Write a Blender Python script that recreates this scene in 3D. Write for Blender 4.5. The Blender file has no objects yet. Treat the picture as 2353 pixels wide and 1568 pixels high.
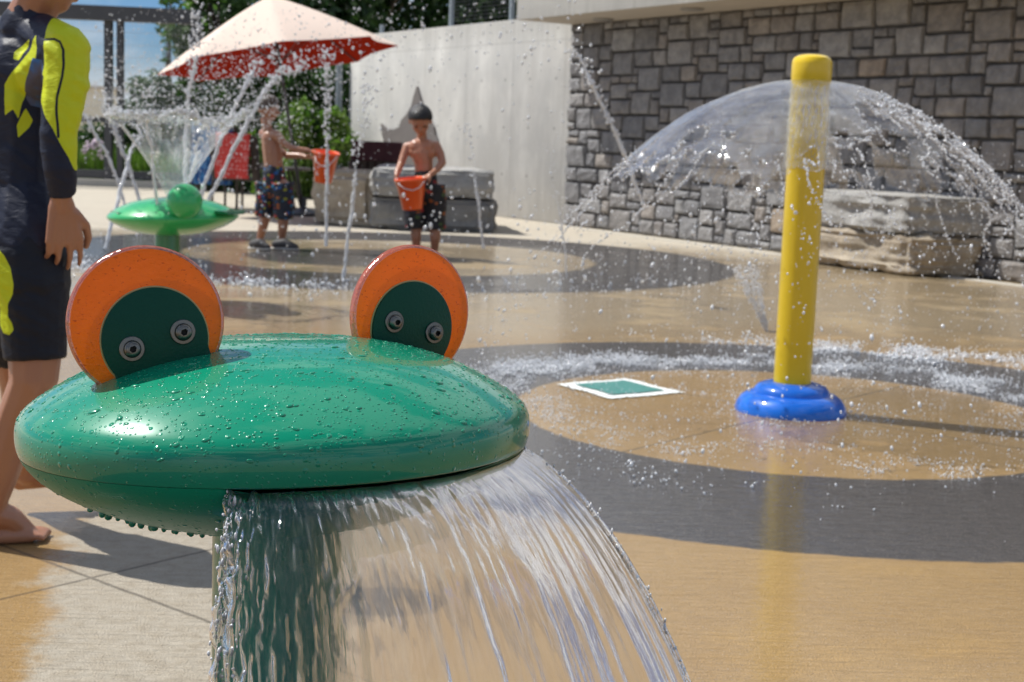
import bpy, bmesh, math, random
import numpy as np
from mathutils import Vector, Matrix
SC = bpy.context.scene
COL = SC.collection
rng = np.random.default_rng(7)
random.seed(7)
PI = math.pi

# ------------------------------------------------------------------ camera
PITCH = math.radians(7.8725); ROLL = math.radians(2.0687); FPX = 3349.0; CH = 1.0
_f = Vector((0, math.cos(PITCH), -math.sin(PITCH))); _r0 = Vector((1, 0, 0)); _u0 = _r0.cross(_f)
_r = math.cos(ROLL)*_r0 + math.sin(ROLL)*_u0; _u = -math.sin(ROLL)*_r0 + math.cos(ROLL)*_u0
cam = bpy.data.cameras.new("camera"); camo = bpy.data.objects.new("camera", cam); COL.objects.link(camo)
M = Matrix((_r, _u, -_f)).transposed().to_4x4(); M.translation = Vector((0, 0, CH)); camo.matrix_world = M
cam.sensor_width = 22.3; cam.lens = FPX/2353*22.3; cam.clip_start = 0.05; cam.clip_end = 2000
cam.dof.use_dof = True; cam.dof.focus_distance = 1.50; cam.dof.aperture_fstop = 8.5
SC.camera = camo
# ------------------------------------------------------------------ light
SUN_EL = math.radians(56); SH = Vector((-.927, .375, 0)).normalized()     # towards the sun
SUN = Vector((SH.x*math.cos(SUN_EL), SH.y*math.cos(SUN_EL), math.sin(SUN_EL)))
sl = bpy.data.lights.new("sun", 'SUN'); sl.energy = 5.0; sl.angle = math.radians(.55); sl.color = (1, .965, .90)
so = bpy.data.objects.new("sun", sl); COL.objects.link(so); so.rotation_euler = SUN.to_track_quat('Z', 'Y').to_euler()
so.location = (0, 0, 20)
SC.view_settings.view_transform = 'Standard'; SC.view_settings.look = 'None'
SC.view_settings.gamma = 1; SC.view_settings.exposure = 0.18
SC.cycles.caustics_reflective = False; SC.cycles.caustics_refractive = False
SC.cycles.max_bounces = 14; SC.cycles.transmission_bounces = 12; SC.cycles.transparent_max_bounces = 40
SC.cycles.sample_clamp_indirect = 6.0; SC.cycles.use_denoising = True


class N:                                     # tiny node-tree writer
    def __init__(s, nt): s.nt = nt
    def __call__(s, typ, inp=None, **props):
        n = s.nt.nodes.new(typ)
        for k, v in props.items(): setattr(n, k, v)
        for k, v in (inp or {}).items():
            if isinstance(v, bpy.types.NodeSocket): s.nt.links.new(v, n.inputs[k])
            else: n.inputs[k].default_value = v
        return n
    def m(s, op, a, b=0.0, c=0.0, clamp=False):
        return s('ShaderNodeMath', {0: a, 1: b, 2: c}, operation=op, use_clamp=clamp).outputs[0]
    def v(s, op, a, b=(0, 0, 0)):
        n = s('ShaderNodeVectorMath', {0: a, 1: b}, operation=op)
        return n.outputs[1] if op in ('LENGTH', 'DOT_PRODUCT', 'DISTANCE') else n.outputs[0]
    def noise(s, vec, scale, detail=3.0, rough=.55, dist=0.0):
        return s('ShaderNodeTexNoise', {'Vector': vec, 'Scale': scale, 'Detail': detail, 'Roughness': rough, 'Distortion': dist})
    def ss(s, x, a, b, lo=0.0, hi=1.0):
        return s('ShaderNodeMapRange', {0: x, 1: a, 2: b, 3: lo, 4: hi}, interpolation_type='SMOOTHSTEP').outputs[0]
    def mix(s, f, a, b):
        n = s('ShaderNodeMix', data_type='RGBA'); i = [q for q in n.inputs]
        for sock, val in ((i[0], f), (i[6], a), (i[7], b)):
            if isinstance(val, bpy.types.NodeSocket): s.nt.links.new(val, sock)
            else: sock.default_value = val if not isinstance(val, tuple) or len(val) != 3 else (*val, 1)
        return n.outputs[2]
    def map(s, vec, sc=(1, 1, 1), rot=(0, 0, 0), loc=(0, 0, 0)):
        return s('ShaderNodeMapping', {0: vec, 1: loc, 2: rot, 3: sc}).outputs[0]
    def bump(s, h, st=.3, d=.01, nrm=None):
        inp = {'Strength': st, 'Distance': d, 'Height': h}
        if nrm is not None: inp['Normal'] = nrm
        return s('ShaderNodeBump', inp).outputs[0]
    def ramp(s, x, stops):
        n = s('ShaderNodeValToRGB', {0: x}); e = n.color_ramp.elements
        while len(e) < len(stops): e.new(.5)
        for i, (p, c) in enumerate(stops): e[i].position = p; e[i].color = (*c, 1)
        return n.outputs[0]


def mat(name):
    m = bpy.data.materials.new(name); m.use_nodes = True; nt = m.node_tree; nt.nodes.clear()
    return m, N(nt), nt


def out(n, sh): n('ShaderNodeOutputMaterial', {0: sh})


def pbsdf(n, col, rough=.5, **kw):
    inp = {'Base Color': (*col, 1) if isinstance(col, tuple) else col, 'Roughness': rough}
    for k, v in kw.items(): inp[k.replace('_', ' ')] = v
    return n('ShaderNodeBsdfPrincipled', inp).outputs[0]


def simple(name, col, rough=.5, var=.12, vs=8.0, bump=0.0, bs=60.0, **kw):
    m, n, nt = mat(name); tc = n('ShaderNodeTexCoord').outputs['Object']
    a = tuple(max(0, c*(1-var)) for c in col); b = tuple(min(1, c*(1+var)) for c in col)
    c = n.mix(n.noise(tc, vs, 4).outputs[0], a, b)
    if bump: kw['Normal'] = n.bump(n.noise(tc, bs, 3).outputs[0], bump, .01)
    out(n, pbsdf(n, c, rough, **kw)); return m


# ------------------------------------------------------------------ world sky with clouds
w = bpy.data.worlds.new("World"); SC.world = w; w.use_nodes = True; nt = w.node_tree; nt.nodes.clear(); n = N(nt)
sky = n('ShaderNodeTexSky', sky_type='NISHITA'); sky.sun_disc = False
sky.sun_elevation = SUN_EL; sky.sun_rotation = math.atan2(SH.x, SH.y); sky.ozone_density = 2.2; sky.dust_density = .6; sky.air_density = 1.0
gen = n('ShaderNodeTexCoord').outputs['Generated']
cl = n.noise(n.map(gen, (1, 1, 2.4), loc=(.35, .1, .0)), 3.1, 7, .56, .3).outputs[0]
cl = n.ss(cl, .46, .58)
z = n('ShaderNodeSeparateXYZ', {0: gen}).outputs[2]
cl = n.m('MULTIPLY', cl, n.ss(z, -.02, .03))
cl = n.m('MAXIMUM', cl, n.ss(z, .055, .015, 0, .8)); tint = n.mix(n.ss(z, .05, .35), (.46, .72, 1.12), (.72, .86, 1.06))
skc = n.mix(cl, n.v('MULTIPLY', sky.outputs[0], tint), (8.5, 9.0, 9.6))
bg = n('ShaderNodeBackground', {0: skc, 1: .075}); n('ShaderNodeOutputWorld', {0: bg.outputs[0]})


# ------------------------------------------------------------------ geometry helpers
def ray(px, py): return _f + (px-1176.5)/FPX*_r + (784-py)/FPX*_u
def at(px, py, Y):
    d = ray(px, py); return Vector((0, 0, CH)) + d*(Y/d.y)
def gz(px, py, z=0.0):
    d = ray(px, py); return Vector((0, 0, CH)) + d*((z-CH)/d.z)


def tag(o, label=None, cat=None, group=None, kind=None):
    if label: o['label'] = label
    if cat: o['category'] = cat
    if group: o['group'] = group
    if kind: o['kind'] = kind
    return o


def wl(o):
    v = Vector((0, 0, 0))
    while o is not None: v += o.location; o = o.parent
    return v


def thing(name, loc, label, cat, group=None):
    o = bpy.data.objects.new(name, None); COL.objects.link(o); o.location = loc; o.empty_display_size = .1
    return tag(o, label, cat, group)


def link(name, me, m=None, parent=None, smooth=True, base=None):
    """me holds world coordinates; the object gets its origin at its base (or shares its parent's)."""
    o = bpy.data.objects.new(name, me); COL.objects.link(o)
    if m is not None:
        for q in (m if isinstance(m, (list, tuple)) else [m]): me.materials.append(q)
    co = np.empty(len(me.vertices)*3, dtype=np.float32); me.vertices.foreach_get('co', co); co = co.reshape(-1, 3)
    if parent is not None: off = np.array(wl(parent)); o.parent = parent
    else:
        if base is None:
            lo, hi = co.min(0), co.max(0); base = ((lo[0]+hi[0])/2, (lo[1]+hi[1])/2, lo[2])
        off = np.array(base); o.location = base
    me.vertices.foreach_set('co', (co-off).astype(np.float32).ravel())
    if smooth: me.polygons.foreach_set('use_smooth', [True]*len(me.polygons))
    me.update()
    return o


def mesh_np(V, Fq):
    V = np.asarray(V, dtype=np.float32); Fq = np.asarray(Fq, dtype=np.int32)
    me = bpy.data.meshes.new('m'); k = Fq.shape[1]
    me.vertices.add(len(V)); me.vertices.foreach_set('co', V.ravel())
    me.loops.add(Fq.size); me.loops.foreach_set('vertex_index', Fq.ravel())
    me.polygons.add(len(Fq)); me.polygons.foreach_set('loop_start', np.arange(0, Fq.size, k, dtype=np.int32))
    me.update(calc_edges=True); me.validate(); return me


def mesh_list(V, Fs):
    me = bpy.data.meshes.new('m'); me.from_pydata([tuple(v) for v in V], [], Fs); me.update(); return me


def grid_faces(nu, nv, cu=False, cv=False):
    i, j = np.meshgrid(np.arange(nu if cu else nu-1), np.arange(nv if cv else nv-1), indexing='ij')
    i2 = (i+1) % nu; j2 = (j+1) % nv
    return np.stack([i*nv+j, i2*nv+j, i2*nv+j2, i*nv+j2], -1).reshape(-1, 4)


def uvset(me, uv):
    l = me.uv_layers.new(name='UVMap'); vi = np.empty(len(me.loops), dtype=np.int32); me.loops.foreach_get('vertex_index', vi)
    l.data.foreach_set('uv', np.asarray(uv, dtype=np.float32)[vi].ravel())


class MB:                                    # mesh collector
    def __init__(s): s.V = []; s.F = []; s.mi = []
    def add(s, V, F, mi=0):
        k = len(s.V); s.V += [tuple(v) for v in V]; s.F += [tuple(int(q)+k for q in f) for f in F]; s.mi += [mi]*len(F)
    def box(s, c, size, R=None, bev=0.0, mi=0):
        x, y, z = [q/2 for q in size]; b = min(bev, x*.9, y*.9, z*.9); R = R or Matrix.Identity(3); c = Vector(c)
        if b <= 0:
            P = [(sx*x, sy*y, sz*z) for sx in (-1, 1) for sy in (-1, 1) for sz in (-1, 1)]
            F = [(0, 1, 3, 2), (4, 6, 7, 5), (0, 4, 5, 1), (2, 3, 7, 6), (0, 2, 6, 4), (1, 5, 7, 3)]
            s.add([c+R@Vector(p) for p in P], F, mi); return
        bm = bmesh.new(); bmesh.ops.create_cube(bm, size=1)
        for v in bm.verts: v.co = Vector((v.co.x*2*x, v.co.y*2*y, v.co.z*2*z))
        bmesh.ops.bevel(bm, geom=bm.edges[:], offset=b, segments=2, affect='EDGES', profile=.5)
        bm.verts.index_update(); s.add([c+R@v.co for v in bm.verts], [[v.index for v in f.verts] for f in bm.faces], mi); bm.free()
    def tube(s, pts, rad, seg=12, cap=True, mi=0):
        pts = [Vector(p) for p in pts]; k = len(pts); rad = [rad]*k if not hasattr(rad, '__len__') else rad
        V = []; t0 = (pts[1]-pts[0]).normalized(); a = t0.orthogonal().normalized()
        for i, p in enumerate(pts):
            t = (pts[min(i+1, k-1)]-pts[max(i-1, 0)]).normalized(); a = (a-t*a.dot(t)).normalized(); b = t.cross(a)
            V += [p+(a*math.cos(q)+b*math.sin(q))*rad[i] for q in [2*PI*j/seg for j in range(seg)]]
        F = [(i*seg+j, i*seg+(j+1) % seg, (i+1)*seg+(j+1) % seg, (i+1)*seg+j) for i in range(k-1) for j in range(seg)]
        if cap: F += [tuple(range(seg))[::-1], tuple((k-1)*seg+j for j in range(seg))]
        s.add(V, F, mi)
    def lathe(s, c, prof, seg=48, R=None, mi=0, capt=True, capb=True):
        R = R or Matrix.Identity(3); c = Vector(c); k = len(prof); V = []
        for r, z in prof: V += [c+R@Vector((r*math.cos(2*PI*j/seg), r*math.sin(2*PI*j/seg), z)) for j in range(seg)]
        F = [(i*seg+j, i*seg+(j+1) % seg, (i+1)*seg+(j+1) % seg, (i+1)*seg+j) for i in range(k-1) for j in range(seg)]
        if capb: F.append(tuple(range(seg))[::-1])
        if capt: F.append(tuple((k-1)*seg+j for j in range(seg)))
        s.add(V, F, mi)
    def ell(s, c, rad, R=None, sub=3, mi=0):
        bm = bmesh.new(); bmesh.ops.create_icosphere(bm, subdivisions=sub, radius=1); R = R or Matrix.Identity(3); bm.verts.index_update()
        s.add([Vector(c)+R@Vector((v.co.x*rad[0], v.co.y*rad[1], v.co.z*rad[2])) for v in bm.verts], [[v.index for v in f.verts] for f in bm.faces], mi); bm.free()
    def poly(s, pts, thick, mi=0):           # extruded polygon; thick is a vector
        k = len(pts); pts = [Vector(p) for p in pts]; t = Vector(thick)
        s.add(pts+[p+t for p in pts], [tuple(range(k)), tuple(range(2*k-1, k-1, -1))]+[(i, k+i, k+(i+1) % k, (i+1) % k) for i in range(k)], mi)
    def build(s, name, m, parent=None, smooth=False, base=None, angle=None):
        me = mesh_list(s.V, s.F); o = link(name, me, m, parent, smooth or angle is not None, base)
        if isinstance(m, (list, tuple)): me.polygons.foreach_set('material_index', s.mi)
        bm = bmesh.new(); bm.from_mesh(me); bmesh.ops.recalc_face_normals(bm, faces=bm.faces); bm.to_mesh(me); bm.free()
        if angle is not None: me.set_sharp_from_angle(angle=math.radians(angle))
        return o


def hull(p0, p1, r0, r1, sub=2):
    bm = bmesh.new()
    for p, r in ((p0, r0), (p1, r1)):
        for v in ICO2_V: bm.verts.new(Vector(p)+Vector(v)*r)
    h = bmesh.ops.convex_hull(bm, input=bm.verts[:])
    bmesh.ops.delete(bm, geom=[v for v in bm.verts if not v.link_faces], context='VERTS')
    bmesh.ops.recalc_face_normals(bm, faces=bm.faces)
    bm.verts.index_update(); r = ([v.co.copy() for v in bm.verts], [[v.index for v in f.verts] for f in bm.faces]); bm.free(); return r


def blob(name, prims, voxel, m, parent=None, smooth=4, base=None, edit=None):
    """one continuous skin grown round overlapping tapered limbs and masses"""
    mb = MB()
    for p in prims:
        if p[0] == 'c': mb.add(*hull(*p[1:]))                          # c, p0, p1, r0, r1
        elif p[0] == 'ch':                                             # ch, [pts], [radii]
            for i in range(len(p[1])-1): mb.add(*hull(p[1][i], p[1][i+1], p[2][i], p[2][i+1]))
        elif p[0] == 'e': mb.ell(p[1], p[2], p[3] if len(p) > 3 else None)
        elif p[0] == 't': mb.tube(p[1], p[2], 20)
    me = mesh_list(mb.V, mb.F); o = bpy.data.objects.new('tmp', me); COL.objects.link(o)
    r = o.modifiers.new('r', 'REMESH'); r.mode = 'VOXEL'; r.voxel_size = voxel; r.use_smooth_shade = True
    if smooth: q = o.modifiers.new('s', 'SMOOTH'); q.iterations = smooth; q.factor = .5
    dg = bpy.context.evaluated_depsgraph_get(); me2 = bpy.data.meshes.new_from_object(o.evaluated_get(dg))
    bpy.data.objects.remove(o); bpy.data.meshes.remove(me)
    if edit: edit(me2)
    me2.materials.clear(); return link(name, me2, m, parent, True, base)


def vnoise(u, v, seed=0):                    # smooth value noise on arrays
    g = np.random.default_rng(seed).random((257, 257))*2-1
    u = np.asarray(u, float); v = np.asarray(v, float); i = np.floor(u).astype(int); j = np.floor(v).astype(int); a = u-i; b = v-j
    a = a*a*a*(a*(a*6-15)+10); b = b*b*b*(b*(b*6-15)+10); i0 = i % 257; i1 = (i+1) % 257; j0 = j % 257; j1 = (j+1) % 257
    return (g[i0, j0]*(1-a)+g[i1, j0]*a)*(1-b)+(g[i0, j1]*(1-a)+g[i1, j1]*a)*b


_bm = bmesh.new(); bmesh.ops.create_icosphere(_bm, subdivisions=1, radius=1); _bm.verts.index_update()
ICO_V = np.array([v.co for v in _bm.verts]); ICO_F = np.array([[v.index for v in f.verts] for f in _bm.faces]); _bm.free()
_bm = bmesh.new(); bmesh.ops.create_icosphere(_bm, subdivisions=2, radius=1); _bm.verts.index_update()
ICO2_V = np.array([v.co for v in _bm.verts]); ICO2_F = np.array([[v.index for v in f.verts] for f in _bm.faces]); _bm.free()


def drops_mesh(P, r, stretch=None, ax=None, base=(None, None), wob=.18):
    """many little water drops in one mesh. P (k,3), r (k,), stretch (k,) along axis ax (k,3)"""
    V0, F0 = base if base[0] is not None else (ICO_V, ICO_F); k = len(P); P = np.asarray(P, float)
    S = np.repeat(V0[None], k, 0)*(1+wob*rng.normal(size=(k, len(V0), 1))*.5)*np.asarray(r)[:, None, None]
    if stretch is not None:
        ax = ax/np.linalg.norm(ax, axis=1, keepdims=True); d = (S*ax[:, None]).sum(-1, keepdims=True)
        S = S+ax[:, None]*d*(np.asarray(stretch)[:, None, None]-1)
    V = (S+P[:, None]).reshape(-1, 3); F = (F0[None]+np.arange(k)[:, None, None]*len(V0)).reshape(-1, 3)
    return mesh_np(V, F)

# ------------------------------------------------------------------ materials
R1 = (1.079, 5.464, 1.056, 1.946); R2 = (-1.042, 12.198, 1.712, 2.871)


def ground_mat():
    m, n, nt = mat('coloured_concrete'); P = n('ShaderNodeNewGeometry').outputs['Position']
    s = n('ShaderNodeSeparateXYZ', {0: P}); X, Y = s.outputs[0], s.outputs[1]
    wob = n.m('MULTIPLY', n.m('SUBTRACT', n.noise(P, 9, 3).outputs[0], .5), .035)
    def ringd(cx, cy):
        return n.m('ADD', n.v('LENGTH', n.v('MULTIPLY', n.v('SUBTRACT', P, (cx, cy, 0)), (1, 1, 0))), wob)
    d1 = ringd(R1[0], R1[1]); d2 = ringd(R2[0], R2[1]); d3 = ringd(-1.35, 11.9)
    def band(d, a, b, e=.012): return n.m('MULTIPLY', n.ss(d, a-e, a+e), n.ss(d, b+e, b-e))
    ring = n.m('MAXIMUM', band(d1, R1[2], R1[3]), band(d2, R2[2], R2[3], .03))
    ring = n.m('MAXIMUM', ring, n.ss(d3, .9, .8)); ring = n.m('MAXIMUM', ring, n.ss(ringd(-.1, .3), 1.46, 1.44))  # last disc is added out of view to darken the frog's underside reflection
    big = n.noise(P, 1.1, 5, .6).outputs[0]; fine = n.noise(P, 240, 2, .6).outputs[0]; mid = n.noise(P, 26, 4, .6).outputs[0]
    # wet film: everywhere except the dry patch at front left and the far apron
    dry = n.m('MULTIPLY', n.ss(X, -.10, -.55), n.ss(Y, 4.3, 3.5))
    wetedge = n.ss(n.m('ADD', n.m('ADD', X, n.m('MULTIPLY', Y, .20)), n.m('MULTIPLY', n.m('SUBTRACT', n.noise(P, 5, 6, .7).outputs[0], .5), .35)), -.41, -.33)
    dry = n.m('MULTIPLY', dry, wetedge)
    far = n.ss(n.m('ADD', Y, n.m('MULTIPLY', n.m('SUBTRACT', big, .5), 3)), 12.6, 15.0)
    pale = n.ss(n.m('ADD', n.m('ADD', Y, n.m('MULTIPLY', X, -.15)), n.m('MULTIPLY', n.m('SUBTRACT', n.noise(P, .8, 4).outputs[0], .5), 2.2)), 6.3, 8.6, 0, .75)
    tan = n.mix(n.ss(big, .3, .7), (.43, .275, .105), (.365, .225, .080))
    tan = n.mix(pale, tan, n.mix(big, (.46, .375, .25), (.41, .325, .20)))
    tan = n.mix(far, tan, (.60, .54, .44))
    tan = n.mix(dry, tan, n.mix(n.ss(mid, .3, .7), (.45, .40, .32), (.39, .335, .255)))
    grey = n.mix(n.ss(mid, .25, .75), (.046, .042, .042), (.074, .067, .066))
    c = n.mix(ring, tan, grey)
    c = n.mix(n.ss(fine, .56, .70, 0, .55), c, n.v('MULTIPLY', c, (.45, .42, .4)))
    c = n.mix(n.ss(n.noise(P, 160, 1).outputs[0], .62, .75, 0, .30), c, (.62, .56, .46))
    c = n.mix(n.ss(mid, .55, .8, 0, .35), c, n.v('MULTIPLY', c, (.78, .76, .72)))
    # saw-cut joints on a 3.13 m grid turned 50 degrees, one pair crossing under the yellow post
    def joint(nx, ny, off):
        q = n.m('ADD', n.m('ADD', n.m('MULTIPLY', X, nx), n.m('MULTIPLY', Y, ny)), n.m('MULTIPLY', wob, .25))
        q = n.m('PINGPONG', n.m('SUBTRACT', q, off), 3.127/2)
        return n.ss(q, .0075, .003)
    # pingpong folds every half period, so the line sits at 0
    J = n.m('MAXIMUM', joint(.636, .772, 4.965), joint(.766, -.643, -2.72))
    c = n.mix(n.m('MULTIPLY', J, .60), c, (.05, .042, .03))
    # ripples of the running film, combed roughly across the view
    q = n.map(P, (9, 38, 1), (0, 0, math.radians(-9)))
    rip = n.noise(q, 1.0, 4, .62, .9).outputs[0]
    rip2 = n.noise(n.map(P, (30, 95, 1), (0, 0, math.radians(8))), 1.0, 3, .6, .5).outputs[0]
    wet = n.m('SUBTRACT', 1.0, n.m('MAXIMUM', n.m('MULTIPLY', dry, .95), n.m('MULTIPLY', far, .9)))
    patch = n.m('MAXIMUM', n.ss(n.noise(P, 1.7, 5, .6).outputs[0], .34, .50), n.ss(d1, 2.1, 1.9))
    wet = n.m('MULTIPLY', wet, n.m('ADD', n.m('MULTIPLY', patch, .55), .45))
    h = n.m('ADD', n.m('MULTIPLY', rip, 1.0), n.m('MULTIPLY', rip2, .55))
    nb = n.bump(n.m('ADD', h, n.m('MULTIPLY', fine, .06)), .13, .010)
    broom = n.noise(n.map(P, (8, 80, 1), (0, 0, math.radians(-12))), 1.0, 4, .65, .8).outputs[0]
    nd = n.bump(n.m('ADD', n.m('ADD', n.m('MULTIPLY', fine, .8), n.m('MULTIPLY', mid, .6)), n.m('MULTIPLY', broom, 1.7)), .85, .010)
    b = n('ShaderNodeBsdfPrincipled', {'Base Color': c, 'Roughness': .8, 'Normal': nd, 'IOR': 1.4,
          'Coat Weight': n.m('MULTIPLY', wet, 1.0), 'Coat Roughness': n.m('ADD', .015, n.m('MULTIPLY', fine, .04)), 'Coat IOR': 1.42, 'Coat Normal': nb})
    out(n, b.outputs[0]); return m


def water_film(name='water_sheet', white=.10, clear=.62, tint=(.97, .985, 1), bscale=(60, 5, 1), bst=.5, dist=.006, coord='UV', rough=.02):
    m, n, nt = mat(name); tc = n('ShaderNodeTexCoord').outputs[coord]
    h = n.noise(n.map(tc, bscale), 1, 4, .6, .3).outputs[0]; nb = n.bump(h, bst, dist)
    gl = n('ShaderNodeBsdfGlass', {'Color': (*tint, 1), 'Roughness': rough, 'IOR': 1.33, 'Normal': nb}).outputs[0]
    tr = n('ShaderNodeBsdfTransparent', {0: (*tint, 1)}).outputs[0]
    gs = n('ShaderNodeBsdfGlossy', {0: (1, 1, 1, 1), 1: rough+.04, 'Normal': nb}).outputs[0]
    bf = n('ShaderNodeNewGeometry').outputs['Backfacing']     # a thin film reflects alike from both of its faces
    fr = n('ShaderNodeFresnel', {0: n.m('SUBTRACT', 1.33, n.m('MULTIPLY', bf, 1.33-1/1.33)), 'Normal': nb}).outputs[0]
    film = n('ShaderNodeMixShader', {0: n.m('MULTIPLY', fr, .9, clamp=True), 1: tr, 2: gs}).outputs[0]
    a = n('ShaderNodeMixShader', {0: 1-clear, 1: film, 2: gl}).outputs[0]
    df = n('ShaderNodeBsdfDiffuse', {0: (.9, .93, .96, 1), 'Normal': nb}).outputs[0]
    tl = n('ShaderNodeBsdfTranslucent', {0: (.9, .93, .96, 1)}).outputs[0]
    wh = n('ShaderNodeMixShader', {0: .5, 1: df, 2: tl}).outputs[0]
    k = n.m('MULTIPLY', n.ss(n.noise(n.map(tc, tuple(q*.6 for q in bscale)), 1, 4, .65, .2).outputs[0], .45, .75), white*2.2)
    out(n, n('ShaderNodeMixShader', {0: n.m('ADD', k, white*.35, clamp=True), 1: a, 2: wh}).outputs[0]); return m


def drop_mat(name, white):
    m, n, nt = mat(name)
    g = pbsdf(n, (.95, .97, 1), .06, Transmission_Weight=1.0, IOR=1.33)
    p = n('ShaderNodeBsdfPrincipled', {'Base Color': (.92, .94, .97, 1), 'Roughness': .12, 'Specular IOR Level': .9}).outputs[0]
    tr = n('ShaderNodeBsdfTransparent', {0: (.95, .97, 1, 1)}).outputs[0]
    a = n('ShaderNodeMixShader', {0: .45, 1: g, 2: tr}).outputs[0]
    out(n, n('ShaderNodeMixShader', {0: white, 1: a, 2: p}).outputs[0]); return m


M_ground = ground_mat()
M_drop = drop_mat('water_drop', .60); M_jet = drop_mat('water_stream', .62); M_foam = drop_mat('foam', .72)


def paint(name, col, rough=.13, coat=.8, spot=0.0):
    m, n, nt = mat(name); tc = n('ShaderNodeTexCoord').outputs['Object']
    c = n.mix(n.noise(tc, 5, 4).outputs[0], tuple(q*.93 for q in col), tuple(min(1, q*1.06) for q in col))
    nb = n.bump(n.noise(tc, 14, 3).outputs[0], .05, .01)
    if spot:   # fine water beads
        v = n('ShaderNodeTexVoronoi', {'Vector': tc, 'Scale': 210, 'Randomness': 1.0}, feature='F1')
        v2 = n('ShaderNodeTexVoronoi', {'Vector': tc, 'Scale': 95, 'Randomness': 1.0}, feature='F1')
        s1 = n.m('MULTIPLY', n.ss(v.outputs['Distance'], .34, .12), n.ss(n('ShaderNodeSeparateColor', {0: v.outputs['Color']}).outputs[0], .55, .60))
        s2 = n.m('MULTIPLY', n.ss(v2.outputs['Distance'], .30, .08), n.ss(n('ShaderNodeSeparateColor', {0: v2.outputs['Color']}).outputs[0], .62, .67))
        nb = n.bump(n.m('ADD', s1, n.m('MULTIPLY', s2, 1.8)), spot, .0014, nb)
    out(n, n('ShaderNodeBsdfPrincipled', {'Base Color': c, 'Roughness': rough+.2, 'Specular IOR Level': .2, 'Normal': nb, 'Coat Weight': coat, 'Coat Roughness': rough*.45, 'Coat IOR': 1.5, 'Coat Normal': nb}).outputs[0]); return m


M_frog = paint('teal_green_paint', (.0, .240, .132), .08, .85, .42)
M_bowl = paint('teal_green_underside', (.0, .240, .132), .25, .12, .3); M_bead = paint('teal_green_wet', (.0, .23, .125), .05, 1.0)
M_pupil = simple('dark_green_plate', (.0, .058, .036), .42, .08, 8, .12, 260, Specular_IOR_Level=.22)
M_yellow = paint('yellow_paint', (.80, .56, .010), .16, .8)
M_blue = paint('blue_paint', (.008, .145, .66), .16, .8)
M_turtle = paint('leaf_green_paint', (.03, .42, .13), .16, .9)
M_steel = simple('steel', (.17, .165, .15), .30, .2, 300, Metallic=1.0)
M_edgerefl = simple('painted_edge_reflection', (.42, .34, .14), .4); M_black = simple('black_gap', (.012, .012, .012), .7)


def acrylic():
    m, n, nt = mat('orange_acrylic'); tc = n('ShaderNodeTexCoord').outputs['Object']
    fl = n.noise(n.map(tc, (1, 1, 1.6)), 190, 3, .6, .4).outputs[0]
    c = n.mix(n.ss(fl, .58, .72), (.88, .275, .003), (.48, .12, .003))
    nb = n.bump(n.m('ADD', fl, n.m('MULTIPLY', n.noise(tc, 70, 3).outputs[0], 1.3)), .28, .002)
    tl = n('ShaderNodeBsdfTranslucent', {0: c, 'Normal': nb}).outputs[0]; df = n('ShaderNodeBsdfDiffuse', {0: c, 'Normal': nb}).outputs[0]
    tr = n('ShaderNodeBsdfTransparent', {0: (1, .42, .01, 1)}).outputs[0]
    a = n('ShaderNodeMixShader', {0: .45, 1: tl, 2: df}).outputs[0]; a = n('ShaderNodeMixShader', {0: .22, 1: a, 2: tr}).outputs[0]
    gs = n('ShaderNodeBsdfGlossy', {0: (1, 1, 1, 1), 1: .08, 'Normal': nb}).outputs[0]
    out(n, n('ShaderNodeMixShader', {0: n.m('MULTIPLY', n('ShaderNodeFresnel', {0: 1.49, 'Normal': nb}).outputs[0], .6, clamp=True), 1: a, 2: gs}).outputs[0]); return m


M_acr = acrylic()
m, n, nt = mat('clear_acrylic_edge'); nb = n.bump(n.noise(n('ShaderNodeTexCoord').outputs['Object'], 120, 3).outputs[0], .5, .003)
a = n('ShaderNodeMixShader', {0: .5, 1: n('ShaderNodeBsdfDiffuse', {0: (.48, .085, .02, 1), 'Normal': nb}).outputs[0], 2: n('ShaderNodeBsdfTransparent', {0: (1, .5, .3, 1)}).outputs[0]}).outputs[0]
out(n, n('ShaderNodeMixShader', {0: .22, 1: a, 2: n('ShaderNodeBsdfGlossy', {0: (1, .92, .88, 1), 1: .15, 'Normal': nb}).outputs[0]}).outputs[0]); M_acredge = m

# ------------------------------------------------------------------ ground
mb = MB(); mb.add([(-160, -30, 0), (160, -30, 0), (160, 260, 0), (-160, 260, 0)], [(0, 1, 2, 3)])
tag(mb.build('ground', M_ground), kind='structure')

# ------------------------------------------------------------------ frog spout
FX, FY, FZ, FA, FB, FYAW, HU, PU, QU, HL, PL, QL, TX, TY, ZS = -.2529, 1.6, .684, .2869, .2544, .6147, .0894, 2.2901, 1.0833, .126, 1.6522, 1.8769, -.0411, .0072, -.0291
MF = Matrix.Translation((FX, FY, FZ)) @ Matrix.Rotation(FYAW, 4, 'Z') @ Matrix.Rotation(TY, 4, 'Y') @ Matrix.Rotation(TX, 4, 'X')
MFn = np.array(MF)
def toW(P): P = np.asarray(P, float); return P@MFn[:3, :3].T+MFn[:3, 3]
PC = math.cos(PITCH)
def proj(P):
    P = np.asarray(P, float)-np.array([0, 0, CH]); wq = P@np.array(_f); return 1176.5+FPX*(P@np.array(_r))/wq, 784-FPX*(P@np.array(_u))/wq
_t = np.linspace(0, 1, 3000)                # profile: dome over bowl, the rim rounded off
_pr = np.concatenate([np.stack([_t*.27, .009+(HU-.009)*np.maximum(0, 1-_t**(PU+.35))**(1/QU)], -1), np.stack([_t*.27, -.017-(HL-.017)*np.maximum(0, 1-_t**PL)**(1/QL)], -1)[::-1]])
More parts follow.
